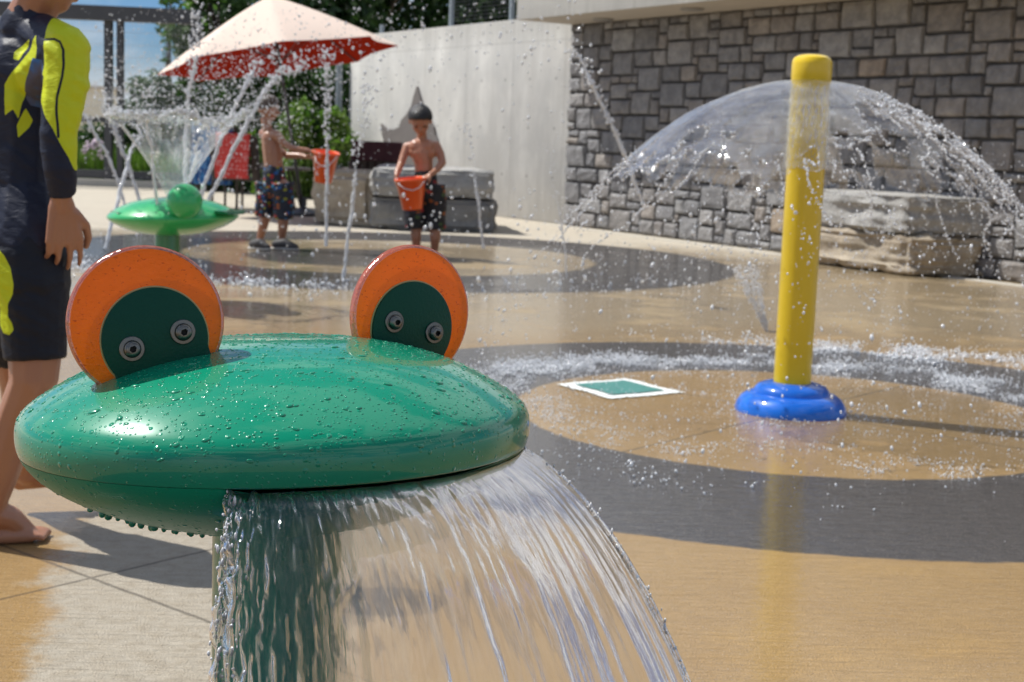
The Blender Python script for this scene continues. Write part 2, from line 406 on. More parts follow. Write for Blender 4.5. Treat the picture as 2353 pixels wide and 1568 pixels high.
_s = np.concatenate([[0], np.cumsum(np.linalg.norm(np.diff(_pr, axis=0), axis=1))]); _q = np.arange(0, _s[-1], .001)
_pr = np.stack([np.interp(_q, _s, _pr[:, 0]), np.interp(_q, _s, _pr[:, 1])], -1)
_ext = np.concatenate([(_pr*[-1, 1])[60:0:-1], _pr, (_pr*[-1, 1])[-2:-62:-1]]); _k = np.exp(-.5*(np.arange(-45, 46)/11.0)**2); _k /= _k.sum()
_sm = np.stack([np.convolve(_ext[:, i], _k, 'same')[60:-60] for i in (0, 1)], -1); _sm[:, 0] = np.maximum(0, _sm[:, 0]); _sm[0, 0] = _sm[-1, 0] = 0
PT = _sm[:, 0]/_sm[:, 0].max(); PZ = _sm[:, 1]; IM = int(np.argmax(PT)); ZMX = PZ[IM]; ZBOT = PZ[-1]
def zup(t): return np.interp(t, PT[:IM+1], PZ[:IM+1])
def zlo(t): return np.interp(t, PT[IM:][::-1], PZ[IM:][::-1])
ZS = min(ZS, ZMX-.012)
def tlo(zq): return float(np.interp(zq, PZ[IM:][::-1], PT[IM:][::-1]))
TS = tlo(ZS); IS = int(np.argmax((np.arange(len(PZ)) > IM) & (PZ < ZS)))
# where the mouth opens, as an angle round the head (from the pixel columns of its two ends)
th = np.linspace(-PI, 0, 2001); px, py = proj(toW(np.stack([FA*TS*np.cos(th), FB*TS*np.sin(th), ZS+0*th], -1)))
imn = int(np.argmin(np.abs(px-511)+1e4*(th > -1.2))); TH0 = th[imn]
fr = [i for i in range(2001) if th[i] > TH0]; TH1 = th[min(fr, key=lambda i: abs(px[i]-1212))]
frog = thing('frog_spout', (FX, FY, 0), 'green frog head water spout with orange eyes, pouring a sheet of water in front', 'water spout')
NS = 288; ths = np.linspace(-PI, PI, NS, endpoint=False)
def mouthw(a):
    return np.clip((a-TH0)/.10, 0, 1)*np.clip((TH1-a)/.14, 0, 1)
mw = mouthw(ths)
rowsU = [np.stack([FA*PT[i]*np.cos(ths), FB*PT[i]*np.sin(ths), PZ[i]+0*ths], -1) for i in list(range(0, IM-60, 6))+list(range(IM-60, IS, 2))+[IS-1]]
for dr, dz in ((.004, -.0012), (.009, .002), (.02, .006)):
    rowsU.append(np.stack([(FA*TS-dr*(.15+.85*mw))*np.cos(ths), (FB*TS-dr*(.15+.85*mw))*np.sin(ths), ZS+dz*mw-.0002], -1))
V = toW(np.array(rowsU)).reshape(-1, 3)
link('upper_shell', mesh_np(V, grid_faces(len(rowsU), NS, False, True)), M_frog, frog)
# lower shell: drops away from the lip only along the mouth
rowsL = []
for i in list(range(IS, len(PT)-2, 4))+[len(PT)-1]:
    zq = PZ[i]; t = PT[i]; fall = math.exp(-(ZS-zq)/.03); r_in = .020*mw*fall; dz = -.0085*mw*fall
    rowsL.append(np.stack([(FA*t-r_in*(t > .1))*np.cos(ths), (FB*t-r_in*(t > .1))*np.sin(ths), zq+dz], -1))
V = toW(np.array(rowsL)).reshape(-1, 3)
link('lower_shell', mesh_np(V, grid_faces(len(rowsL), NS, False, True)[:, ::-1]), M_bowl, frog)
mb = MB(); mb.lathe((FX-.004, FY, 0), [(.072, 0), (.0725, .2), (.0722, .4), (.072, .60)], 64); mb.build('post', M_frog, frog, angle=40)
mb = MB(); mb.lathe((FX-.004, FY, 0), [(.15, 0), (.15, .02), (.13, .05), (.09, .07), (.075, .085)], 48); mb.build('base_cover', M_blue, frog, angle=40)

u_ = Vector((math.cos(FYAW), math.sin(FYAW), 0)); v_ = Vector((math.sin(FYAW), -math.cos(FYAW), 0))
def disc(mbd, c, ax, ay, az, prof, seg=96):   # lathe round axis az (towards the viewer)
    R = Matrix((ax, ay, az)).transposed(); mbd.lathe(c, prof, seg, R)
def eye(cpx, cpy, Yc, rad, yaw, roll, lean, ipx, ipy, irad, bolts, hole_label):
    c = at(cpx, cpy, Yc)
    nrm = Vector((math.sin(yaw)*math.cos(lean), -math.cos(yaw)*math.cos(lean), math.sin(lean)))
    ax0 = Vector((math.cos(yaw), math.sin(yaw), 0)); ay0 = nrm.cross(ax0)
    ax = ax0*math.cos(roll)+ay0*math.sin(roll); ay = -ax0*math.sin(roll)+ay0*math.cos(roll)
    def plane_pt(px_, py_, off):
        d = ray(px_, py_); o = Vector((0, 0, CH)); q = c+nrm*off; return o+d*((q-o).dot(nrm)/d.dot(nrm))
    T = .0062; e = .0035
    mbd = MB(); disc(mbd, c, ax, ay, nrm, [(rad-e, -T), (rad-.4*e, -T+.25*e), (rad, -T+e), (rad, T-e), (rad-.4*e, T-.25*e), (rad-e, T)])
    # faces (orange) and edge (clearer)
    mbd.mi = [1 if len(f) == 4 else 0 for f in mbd.F]
    eo = mbd.build('eye', [M_acr, M_acredge], frog, angle=50)
    ic = plane_pt(ipx, ipy, T+.003)
    mbd = MB(); disc(mbd, ic, ax, ay, nrm, [(irad-.0012, -.0029), (irad, -.0022), (irad, .0014), (irad-.0012, .0022)])
    mbg = MB(); disc(mbg, ic, ax, ay, nrm, [(irad, -.0029), (irad+.0016, -.0027), (irad+.0018, -.0016), (irad+.0008, -.0010), (irad, -.0012)]); mbg.F = [f for f in mbg.F if len(f) == 4]; mbg.build('edge_reflection', M_edgerefl, eo, smooth=True)  # pale ring painted in for the reflection along the plate's edge
    P0 = ic-ay*irad*.15   # the plate runs down into the shell
    Rm = Matrix((ax, ay, nrm)).transposed(); mbd.box(P0-ay*.03+nrm*(-.0004), (irad*1.84, .052, .0042), Rm)
    mbd.build('pupil', M_pupil, eo, angle=40)
    for bx, by in bolts:
        b = plane_pt(bx, by, T+.0052); mbd = MB()
        disc(mbd, b, ax, ay, nrm, [(.0001, 0), (.0122, 0), (.0128, .0006), (.0128, .0016), (.0122, .0022), (.0092, .0024), (.0088, .0028), (.0090, .0032), (.0088, .0050), (.0078, .0068), (.0060, .0080), (.0042, .0085), (.0040, .0085)], 48)
        mbd.F.pop()
        hx = [b+ax*.0036*math.cos(PI/3*i)+ay*.0036*math.sin(PI/3*i)+nrm*.0086 for i in range(6)]; hd = [p-nrm*.004 for p in hx]
        ou = [b+ax*.0041*math.cos(PI/24*i)+ay*.0041*math.sin(PI/24*i)+nrm*.00852 for i in range(48)]
        k = 6; mbd.add(hx+hd, [(i, (i+1) % 6, 6+(i+1) % 6, 6+i) for i in range(6)]+[tuple(range(6, 12))], 1)
        mbd.add(hx+ou, [(i, 6+i*8, 6+i*8+1, 6+i*8+2, 6+i*8+3, 6+i*8+4, 6+i*8+5, 6+i*8+6, 6+i*8+7, 6+(i*8+8) % 48, (i+1) % 6) for i in range(6)], 0)
        mbd.build('bolt', [M_steel, M_black], eo, angle=35)
    return nrm
eye(336, 742, 1.485, .0795, .40, math.radians(17), math.radians(4), 357, 781, .0536, [(303, 802), (420, 763)], '')
eye(943, 722, 1.725, .0825, .66, math.radians(-13), math.radians(2), 948, 756, .0560, [(905, 740), (997, 765)], '')

# beads of water lying on the shell
K = 6500; tq = np.sqrt(rng.uniform(.0, 1.0, K)); aq = rng.uniform(-PI, PI, K); up = rng.random(K) < .74
lowt = rng.uniform(.35, 1, K)
P = np.where(up[:, None], np.stack([FA*tq*np.cos(aq), FB*tq*np.sin(aq), zup(tq)], -1), np.stack([FA*lowt*np.cos(aq), FB*lowt*np.sin(aq), zlo(lowt)], -1))
def shn(P):   # outward normal by implicit gradient (numeric)
    t = np.sqrt((P[:, 0]/FA)**2+(P[:, 1]/FB)**2); e = 1e-4
    s = np.where(P[:, 2] >= ZMX, (zup(np.minimum(t+e, 1))-zup(np.maximum(t-e, 0)))/(2*e), (zlo(np.minimum(t+e, 1))-zlo(np.maximum(t-e, 0)))/(2*e))
    g = np.stack([-s*P[:, 0]/FA**2/np.maximum(t, .01), -s*P[:, 1]/FB**2/np.maximum(t, .01), 1+0*s], -1)*np.where(P[:, 2] >= ZMX, 1, -1)[:, None]
    g /= np.linalg.norm(g, axis=1, keepdims=True); return g
keep = ~((P[:, 2] < ZS+.012) & (aq > TH0-.02) & (aq < TH1+.02)); P = P[keep]; Nn = shn(P); k = len(P)
rr = rng.choice([.0006, .0010, .0014, .0020, .0030], k, p=[.46, .30, .16, .065, .015])*rng.uniform(.8, 1.2, k)
a1 = np.cross(Nn, [0, 0, 1.0]+0*Nn); a1 /= np.maximum(1e-6, np.linalg.norm(a1, axis=1, keepdims=True)); a2 = np.cross(Nn, a1)
ph = rng.uniform(-.6, .6, k)[:, None]; b1 = a1*np.cos(ph)+a2*np.sin(ph); b2 = np.cross(Nn, b1)
el = np.where(rr > .002, rng.uniform(1, 2.0, k), rng.uniform(.9, 1.3, k))
S = ICO2_V[None]*rr[:, None, None]*(1+.13*rng.normal(size=(k, 1, 3)))
W = P[:, None]+b1[:, None]*(S[..., :1]*el[:, None, None])+b2[:, None]*S[..., 1:2]+Nn[:, None]*S[..., 2:3]*.42
me = mesh_np(toW(W.reshape(-1, 3)), (ICO2_F[None]+np.arange(k)[:, None, None]*len(ICO2_V)).reshape(-1, 3))
tag(link('water_beads', me, M_bead, base=(FX, FY, FZ)), 'beads of water scattered over the green frog head', 'water beads', kind='stuff')
# hanging drips under the head, at the near left
_a, _b = np.meshgrid(np.linspace(-PI, PI, 721), np.linspace(.25, .97, 120)); G_ = toW(np.stack([FA*_b*np.cos(_a), FB*_b*np.sin(_a), zlo(_b)], -1).reshape(-1, 3)); gx, gy = proj(G_); P = []
for q in (205, 232, 246, 268, 290, 301, 322, 345, 352, 374, 397, 402, 431, 436, 462):
    c_ = np.abs(gx-q) < 3; P.append(G_[c_][np.argmax(gy[c_])]-np.array([0, 0, .0005]))
P = np.array(P); rr = rng.uniform(.0024, .0046, 15)
tag(link('hanging_drips', drops_mesh(P, rr, rng.uniform(.9, 1.3, 15), np.tile([0, 0, 1.], (15, 1)), (ICO2_V, ICO2_F), .05), M_bead), 'row of drips hanging under the green frog head', 'water drips', kind='stuff')

# ------------------------------------------------------------------ the sheet of water falling from the mouth
nu, nv = 620, 420
uu, vv = np.meshgrid(np.linspace(0, 1, nu), np.linspace(0, 1, nv), indexing='ij')
ang = TH0+.012+(TH1-TH0-.03)*uu; lipr = .004
L = np.stack([(FA*TS-lipr)*np.cos(ang), (FB*TS-lipr)*np.sin(ang), ZS-.004+0*ang], -1)
D = np.stack([np.cos(ang)/FA, np.sin(ang)/FB, 0*ang], -1); D /= np.linalg.norm(D, axis=-1, keepdims=True)
L = toW(L); D = D@MFn[:3, :3].T; D[..., 2] = 0; D /= np.linalg.norm(D, axis=-1, keepdims=True)
_w = (.42*np.clip(uu*1.3, 0, 1)**1.2)[..., None]; D = D*(1-_w)+np.array([v_.x, v_.y, 0])*_w; D /= np.linalg.norm(D, axis=-1, keepdims=True)
T = .36*vv**.85
v0 = .90*(1+.42*uu**2)*(1-.30*np.exp(-uu/.06)-.10*np.exp(-(1-uu)/.05))*(1+.03*vnoise(uu*10, vv*0, 1)+.02*vnoise(uu*50, vv*.5, 2))
Pw = L+D*(v0*T)[..., None]; Pw[..., 2] -= 4.9*T**2+.42*T
gath = np.exp(-uu/.07)   # the near-left edge gathers into ropes
Pw += D*(gath*(.008*vnoise(uu*60, vv*5, 3)+.006*vnoise(uu*90, vv*16, 4))*np.minimum(1, vv*6))[..., None]
uq = uu+.012*vnoise(uu*9, vv*5, 9); dec = np.clip(1.15-vv*1.15, .10, 1)
hh = .0006*vnoise(uq*20, vv*3.5, 5)+dec*(.0016*vnoise(uq*46+1.6*vnoise(uu*10, vv*8, 10), vv*15, 6)*(.35+np.clip(1.6*vnoise(uu*7, vv*5, 16), 0, 1))+.0006*vnoise(uq*110, vv*30, 7))+.0002*vnoise(uq*150, vv*5, 11)
hh *= np.minimum(1, vv*20+.45)*(1-.40*np.clip((uu-.5)/.3, 0, 1))*(1-.25*np.clip((uu-.25)/.2, 0, 1))
left = np.exp(-uu/.07); hh += left*(.0048*vnoise(uu*110, vv*34, 12)+.002*vnoise(uu*200, vv*70, 13))
th_ = (.0020+.0005*vnoise(uu*50, vv*14, 8)+.0022*np.exp(-(1-uu)/.02)*(1+.6*vnoise(uu*20, vv*22, 14))+.003*left*(1+.7*vnoise(uu*90, vv*26, 15)))*np.minimum(1, .35+vv*4)
tv = np.gradient(Pw, axis=1); tu = np.gradient(Pw, axis=0); nn = np.cross(tv, tu); nn /= np.linalg.norm(nn, axis=-1, keepdims=True)
A_ = Pw+nn*(hh+th_*.5)[..., None]; B_ = Pw+nn*(hh*.55-th_*.5)[..., None]
V = np.concatenate([A_.reshape(-1, 3), B_.reshape(-1, 3)]); g = grid_faces(nu, nv); k = nu*nv
ed = []
idx = np.arange(k).reshape(nu, nv)
for a in (idx[0], idx[-1][::-1], idx[:, 0][::-1], idx[:, -1]): ed.append(np.stack([a[:-1], a[1:], a[1:]+k, a[:-1]+k], -1))
me = mesh_np(V, np.concatenate([g, g[:, ::-1]+k]+ed)); uvset(me, np.concatenate([np.stack([uu, vv], -1).reshape(-1, 2)]*2))
M_fall = water_film('falling_water', .022, .42, (.99, .993, 1), (85, 9, 1), .30, .002)
tag(link('water_sheet', me, M_fall), 'clear curved sheet of water pouring from the mouth of the green frog head', 'water sheet')

# froth and flying beads along the two edges of the falling sheet
K = 900; q = (rng.random(K)**.8*(nv-1)).astype(int); e_ = np.where(rng.random(K) < .72, (rng.exponential(9, K)).astype(int), nu-1-(rng.exponential(6, K)).astype(int)).clip(0, nu-1)
P = Pw[e_, q]+rng.normal(size=(K, 3))*(.0015+.004*(q/nv))[:, None]
tag(link('edge_froth', drops_mesh(P, rng.uniform(.0006, .0019, K), rng.uniform(1, 3, K), np.tile([0, 0, 1.], (K, 1))), M_foam), 'froth and beads along the torn edges of the falling sheet', 'water froth', kind='stuff')

# ------------------------------------------------------------------ yellow spray post
PX, PY = 1.085, 5.55
post = thing('spray_post', (PX, PY, 0), 'tall yellow spray post with a round cap and blue stepped base', 'spray post')
mb = MB(); mb.lathe((PX, PY, 0), [(.0715, .06), (.0715, .5), (.0715, .9), (.0715, 1.262)], 64); mb.build('pipe', M_yellow, post, angle=40)
mb = MB(); mb.lathe((PX, PY, 0), [(.060, 1.252), (.0735, 1.253), (.0745, 1.257), (.0745, 1.268), (.0752, 1.271), (.0752, 1.318), (.0735, 1.330), (.067, 1.342), (.052, 1.3505), (.03, 1.3545), (.001, 1.3555)], 64)
mb.build('cap', M_yellow, post, angle=30)
mb = MB(); mb.lathe((PX, PY, 0), [(.213, 0), (.2135, .008), (.207, .030), (.192, .052), (.172, .066), (.150, .071), (.1455, .072), (.143, .084), (.130, .099), (.108, .108), (.092, .111), (.083, .113), (.0722, .1135)], 80, capt=False)
mb.build('base_cover', M_blue, post, angle=40)

# umbrella of water thrown from the joint under the cap
KD = .70; ZT = 1.262
def breakr(a):
    b = .68+.12*np.exp(-((a-1.75)/.8)**2)+.08*vnoise(a*1.6+7, a*0, 21)+.05*vnoise(a*6, a*0, 22)+.03*vnoise(a*18, a*0, 26)
    # a = 0 right, -pi/2 towards the viewer
    b = b+.07*np.exp(-((a-PI*.9)/.5)**2)+.07*np.exp(-((a+PI*1.0)/.5)**2)-.06*np.exp(-((a+PI*.5)/.5)**2)
    b = b-.24*np.exp(-((a+.95)/.40)**2)-.10*np.exp(-((a+.15)/.4)**2)
    return b
nu, nv = 760, 190
aa, rr_ = np.meshgrid(np.linspace(-PI, PI, nu, endpoint=False), np.linspace(0, 1, nv), indexing='ij')
aw = (aa+PI) % (2*PI)-PI; wrap = np.cos(aw)  # keep noise continuous with sin/cos coordinates
bb = .5*(breakr(aw)+breakr(np.where(aw > 0, aw-2*PI, aw+2*PI)))*(np.abs(np.abs(aw)-PI) < .25)+breakr(aw)*(np.abs(np.abs(aw)-PI) >= .25)
R_ = .074+(bb-.074)*rr_
zz = ZT-.004-KD*R_**2*(1+.0*R_)+KD*.074**2+.010*vnoise(aw*5+9, R_*9, 23)*rr_+.003*vnoise(aw*30, R_*24, 24)*rr_
hole = vnoise(np.cos(aw)*4+40, np.sin(aw)*4+R_*7+40, 25)
th0 = .0016+.0035*np.exp(-(1-rr_)/.03)+.0022*np.clip((rr_-.6)/.2, 0, 1)
Vt = np.stack([PX+R_*np.cos(aa), PY+R_*np.sin(aa), zz], -1)
tv = np.gradient(Vt, axis=1); tu = np.gradient(Vt, axis=0); nn = np.cross(tu, tv); nn /= np.linalg.norm(nn, axis=-1, keepdims=True)
rimn = np.exp(-(1-rr_)/.05)*.006*vnoise(aw*55, R_*0, 28)
Vt2 = Vt+nn*(th0*.5+rimn)[..., None]; Vb = Vt-nn*(th0*.5-rimn)[..., None]
g = grid_faces(nu, nv, True, False); gi = g[:, 0]
fc_a = aw.reshape(-1)[gi]; fc_r = R_.reshape(-1)[gi]; fh = hole.reshape(-1)[gi]
kill = (fh > .42) & (fc_r > .25) & (np.abs(fc_a) < 1.35)
for (a0, r0, ra, rb) in ((-.30, .33, .20, .055), (-.72, .38, .14, .03), (.1, .52, .16, .05), (-1.25, .47, .12, .04), (.75, .55, .15, .06), (-2.55, .56, .10, .05)):
    kill |= ((fc_a-a0)/ra)**2+((fc_r-r0)/rb)**2 < 1
cen_ = np.stack([fc_r*np.cos(fc_a), fc_r*np.sin(fc_a)], -1); wp_ = rng.uniform(-.9, .9, (520, 2)); F12 = np.empty((len(cen_), 2))
for i0 in range(0, len(cen_), 8000): dd_ = np.linalg.norm(cen_[i0:i0+8000, None]-wp_[None], axis=-1); F12[i0:i0+8000] = np.partition(dd_, 1, axis=1)[:, :2]
bsf = bb.reshape(-1)[gi]; lac = np.clip((fc_r-(bsf-.10-.24*np.exp(-((fc_a+.25)/.75)**2)))/.12, 0, 1)
kill |= (F12[:, 1]-F12[:, 0] > .046-.034*lac) & (lac > .02) & (F12[:, 0] < 1)
g2 = g[~kill]; k = nu*nv
# close the borders between the two skins
e = np.concatenate([g2[:, [0, 1]], g2[:, [1, 2]], g2[:, [2, 3]], g2[:, [3, 0]]]); key = np.sort(e, 1); uq, inv, cnt = np.unique(key[:, 0].astype(np.int64)*k+key[:, 1], return_inverse=True, return_counts=True)
be = e[cnt[inv] == 1]; side = np.stack([be[:, 1], be[:, 0], be[:, 0]+k, be[:, 1]+k], -1)
me = mesh_np(np.concatenate([Vt2.reshape(-1, 3), Vb.reshape(-1, 3)]), np.concatenate([g2, g2[:, ::-1]+k, side])); uvset(me, np.concatenate([np.stack([aw/(2*PI)+.5, R_], -1).reshape(-1, 2)]*2))
M_dome = water_film('dome_water', .045, .90, (.975, .985, 1), (38, 26, 1), .40, .010)
tag(link('water_dome', me, M_dome), 'clear umbrella of water spreading from the top of the yellow post', 'water dome')
# beads along the torn rim and strings of drops falling from it
bp = Vt.reshape(-1, 3)[be[:, 0]]; bp = bp[rng.random(len(bp)) < .16]; bp = bp[np.hypot(bp[:, 0]-PX, bp[:, 1]-PY) > .1]
P = [bp+rng.normal(size=bp.shape)*.004]; rr = [rng.uniform(.0022, .0062, len(bp))]; stv = [rng.uniform(1, 1.6, len(bp))]; axs = [rng.normal(size=bp.shape)]
K = 5200; a = rng.uniform(-PI, PI, K); cl_ = vnoise(a*3.5+3, a*0, 31)+.6*vnoise(a*11, a*0, 32)
b0 = breakr(a)-.02; s = rng.random(K)**.9*(1.36-b0); q = b0+s
keep = rng.random(K) < np.clip(.50+.6*cl_+.25*np.cos(a), .05, 1)
a, q, K = a[keep], q[keep], int(keep.sum())
zd = ZT-KD*q**2*(1+rng.normal(size=K)*.035)+rng.normal(size=K)*.012
ad = a+rng.normal(size=K)*.02+.03*vnoise(q*14, a*5, 33)
_k = zd > .004; a, q, zd, ad, K = a[_k], q[_k], zd[_k], ad[_k], int(_k.sum())
Pd = np.stack([PX+q*np.cos(ad), PY+q*np.sin(ad), np.maximum(zd, .006)], -1)
P.append(Pd); rr.append(rng.choice([.0016, .0026, .004, .006], K, p=[.42, .33, .19, .06])*rng.uniform(.8, 1.2, K)); stv.append(rng.uniform(1, 2.0, K)); axs.append(np.stack([np.cos(a), np.sin(a), -1.4*q], -1))
P = np.concatenate(P); rr = np.concatenate(rr); stv = np.concatenate(stv); axs = np.concatenate(axs)
tag(link('falling_drops', drops_mesh(P, rr, stv, axs), M_drop), 'drops of water scattering below the water umbrella of the yellow post', 'water drops', kind='stuff')
# strings: chains of drops hanging from the rim, mostly at the right
P = []; rr = []
for _ in range(46):
    a0 = rng.choice([rng.normal(-.2, .7), rng.uniform(-PI, PI)], p=[.62, .38]); q0 = float(breakr(np.array([a0]))[0])*rng.uniform(.93, 1.0); ln = rng.uniform(.06, .34); kk = int(ln/.0055)
    q = q0+np.linspace(0, ln, kk); aw_ = a0+.14*vnoise(q*9+a0*20, q*0, 34)*(q-q0)/.2
    P.append(np.stack([PX+q*np.cos(aw_), PY+q*np.sin(aw_), ZT-KD*q**2+.012*vnoise(q*20, q*0+a0, 35)], -1)+rng.normal(size=(kk, 3))*.0025); rr.append(rng.uniform(.0022, .0058, kk))
tag(link('drop_strings', drops_mesh(np.concatenate(P), np.concatenate(rr)), M_drop), 'ragged strings of drops torn from the rim of the water umbrella', 'water strings', kind='stuff')
# water running down the top of the post
mb = []; aa, zz = np.meshgrid(np.linspace(-PI, PI, 160, endpoint=False), np.linspace(1.25, .93, 90), indexing='ij')
R_ = .0735+.0035*(1+vnoise(aa*9+30, zz*22, 36))*np.clip((zz-.93-.09*vnoise(aa*3+9, aa*0, 37))/.12, 0, 1)
V = np.stack([PX+R_*np.cos(aa), PY+R_*np.sin(aa), zz], -1).reshape(-1, 3)
me = mesh_np(V, grid_faces(160, 90, True, False)); uvset(me, np.stack([(aa+PI)/(2*PI), zz], -1).reshape(-1, 2))
M_run = water_film('running_water', .26, .9, (1, 1, 1), (60, 40, 1), .9, .006)
tag(link('running_film', me, M_run), 'frothy film of water running down the upper part of the yellow post', 'water film')

# froth where the water lands, low splashes
def froth(name, K, cx, cy, ra, rb, dens, label, hmax=.03, rs=(.0010, .0038)):
    a = rng.uniform(-PI, PI, K*4); q = rng.normal((ra+rb)/2, (rb-ra)/2.6, K*4)
    x = cx+q*np.cos(a); y = cy+q*np.sin(a); d = dens(x, y, a)*(np.clip(.62+1.1*vnoise(x*7+50, y*7+50, 41)+.7*vnoise(x*22+50, y*22+50, 42), .03, 1.4)**1.6)
    kp = rng.random(K*4) < d*.5; x, y = x[kp][:K], y[kp][:K]; kk = len(x)
    z_ = .002+rng.exponential(hmax/4, kk)*(1+.6*vnoise(x*9+50, y*9+50, 43)); r = rng.uniform(*rs, kk)*rng.choice([.6, 1, 1.4], kk, p=[.45, .4, .15])
    tag(link(name, drops_mesh(np.stack([x, y, z_], -1), r, rng.uniform(.8, 1.8, kk), np.stack([rng.normal(size=kk)*.6, rng.normal(size=kk)*.6, 1+0*x], -1)), M_foam), label, 'water froth', kind='stuff')
froth('froth', 27000, R1[0], R1[1], 1.16, 1.46, lambda x, y, a: np.where(np.sin(a) > -.1, 1.0, .0)+.06*np.clip(-np.cos(a), 0, 1), 'white froth on the dark ring where the water umbrella lands')
froth('splash', 3000, R1[0], R1[1], .86, 1.06, lambda x, y, a: np.where(np.sin(a) < .2, 1.0, .2), 'small splashes along the near inner edge of the dark ring', .03, (.0011, .0032))
froth('patter', 3000, R1[0], R1[1], .25, 1.05, lambda x, y, a: 1.0, 'tiny splashes pattering on the tan disc round the yellow post', .02, (.001, .003))
froth('far_froth', 5500, R2[0]-.2, R2[1]-.1, 2.3, 3.1, lambda x, y, a: np.where(np.sin(a) < -.45, 1.0, .03)*np.where(np.cos(a) < .35, 1, .15), 'white froth in front of the far dark ring', .05, (.003, .010))
froth('apron_froth', 4200, 2.0, 7.4, .0, 1.1, lambda x, y, a: np.exp(-((y-7.35+.35*(x-1.6))/.22)**2)*2, 'streak of froth on the tan paving behind the yellow post', .03, (.002, .006))

# teal square marker with a white border, set in the tan disc
c4 = [gz(*p) for p in ((1255.4, 881.7), (1437.6, 866.6), (1603, 907.5), (1398.4, 924.3))]
cc = sum(c4, Vector())/4; axm = ((c4[1]-c4[0])+(c4[2]-c4[3])).normalized(); aym = Vector((-axm.y, axm.x, 0)); hs = .186
def jag(h, seed, amp=.005, kk=40):
    r_ = np.random.default_rng(seed); pts = []
    for i in range(4):
        A, B = [(-1, -1), (1, -1), (1, 1), (-1, 1)][i], [(1, -1), (1, 1), (-1, 1), (-1, -1)][i]
        for j in range(kk):
            t = j/kk; x, y = (A[0]+(B[0]-A[0])*t)*h, (A[1]+(B[1]-A[1])*t)*h; w_ = r_.normal()*amp*.5+amp*math.sin(t*9+i)
            pts.append((x+(w_ if A[0] == B[0] else 0), y+(w_ if A[1] == B[1] else 0)))
    return pts
mk = thing('ground_marker', cc, 'teal square floor marker with a rough white border, on the tan disc', 'floor marker')
def slab(name, pts, z, m):
    mb = MB(); P = [cc+axm*x+aym*y+Vector((0, 0, z)) for x, y in pts]; kk = len(P); Pc = cc+Vector((0, 0, z)); mb.add(P+[Pc], [(i, (i+1) % kk, kk) for i in range(kk)]); return mb.build(name, m, mk)
slab('border', jag(hs, 3), .004, simple('white_paint', (.74, .76, .74), .55, .12, 30, .4, 90))
slab('inlay', jag(hs*.70, 4, .003), .008, simple('teal_inlay', (.075, .30, .265), .35, .25, 40, .5, 200, Coat_Weight=.5, Coat_Roughness=.1))

# ------------------------------------------------------------------ stone wall, concrete wall, roof
WC = Vector((.599, 17.657, 0)); WD = Vector((.5140, -.8578, 0)).normalized(); WN = Vector((WD.y, -WD.x, 0))   # WN faces the camera
if WN.dot(Vector((-1, -1, 0))) < 0: WN = -WN
def wp(s, d, z): return WC+WD*s+WN*d+Vector((0, 0, z))
RW = Matrix((WD, WN, Vector((0, 0, 1)))).transposed()
swall = thing('stone_wall', wp(5, 0, 0), 'long grey wall of rough ashlar stones under the concrete roof', 'wall')
LW, HW, cell = 11.0, 2.37, .0878
nx, nz = int(LW/cell), 27; occ = np.zeros((nx, nz), bool); stones = []
for j in range(nz):
    for i in range(nx):
        if occ[i, j]: continue
        for _ in range(12):
            wv, hv = random.choice([(2, 1), (3, 2), (4, 2), (4, 2), (5, 3), (4, 3), (3, 2), (5, 2), (2, 2), (3, 2), (5, 3), (3, 1)])
            if i+wv <= nx and j+hv <= nz and not occ[i:i+wv, j:j+hv].any(): break
        else:
            wv = hv = 1
            while i+wv < nx and wv < 3 and not occ[i+wv, j]: wv += 1
        occ[i:i+wv, j:j+hv] = True; stones.append((i*cell, j*cell, wv*cell, hv*cell))
Vs = []; Fs = []; colr = []; nq = 7
for x0, z0, w_, h_ in stones:
    gpx = random.uniform(.003, .0075); rad = .022; c = rng.random(); n0 = len(Vs); off = random.uniform(0, .022); sx, sz = random.uniform(-.05, .05), random.uniform(-.09, .09)
    us = np.array([0, .06, .22, .5, .78, .94, 1.]); k1, k2, k3, k4 = [random.uniform(.0, .012) for _ in range(4)]
    for a in us:
        for b in us:
            xx = x0+gpx+a*(w_-2*gpx)+random.uniform(-.0035, .0035); zz = z0+gpx+b*(h_-2*gpx)+random.uniform(-.0035, .0035)
            if b == 0: zz += k1*math.sin(a*5+c*9)*.8
            if b == 1: zz += k2*math.sin(a*4+c*7)*.8-.004
            e_ = min(a*(w_), (1-a)*w_, b*h_, (1-b)*h_); dd = .012+off+.030*min(1, (e_/.03))**.5+random.uniform(-.006, .006)+(a-.5)*sx*w_+(b-.5)*sz*h_
            if e_ < 1e-6: dd = -.02
            Vs.append(wp(xx, dd, zz))
    for a in range(nq-1):
        for b in range(nq-1): Fs.append((n0+a*nq+b, n0+a*nq+b+1, n0+(a+1)*nq+b+1, n0+(a+1)*nq+b))
    colr += [c]*(nq*nq)
m, n, nt = mat('ashlar_stone'); P = n('ShaderNodeNewGeometry').outputs['Position']; at_ = n('ShaderNodeAttribute', attribute_name='tone').outputs['Fac']
c = n.ramp(at_, [(0, (.19, .19, .195)), (.28, (.265, .265, .27)), (.5, (.235, .222, .212)), (.7, (.325, .325, .325)), (.9, (.27, .25, .235)), (.985, (.33, .30, .27)), (1, (.38, .30, .22))])
c = n.mix(n.ss(n.noise(P, 9, 6, .65).outputs[0], .3, .75), n.v('MULTIPLY', c, (.74, .74, .76)), n.v('MULTIPLY', c, (1.2, 1.2, 1.2)))
nb = n.bump(n.noise(P, 32, 6, .65).outputs[0], .7, .03)
out(n, pbsdf(n, c, .82, Normal=nb)); M_stone = m
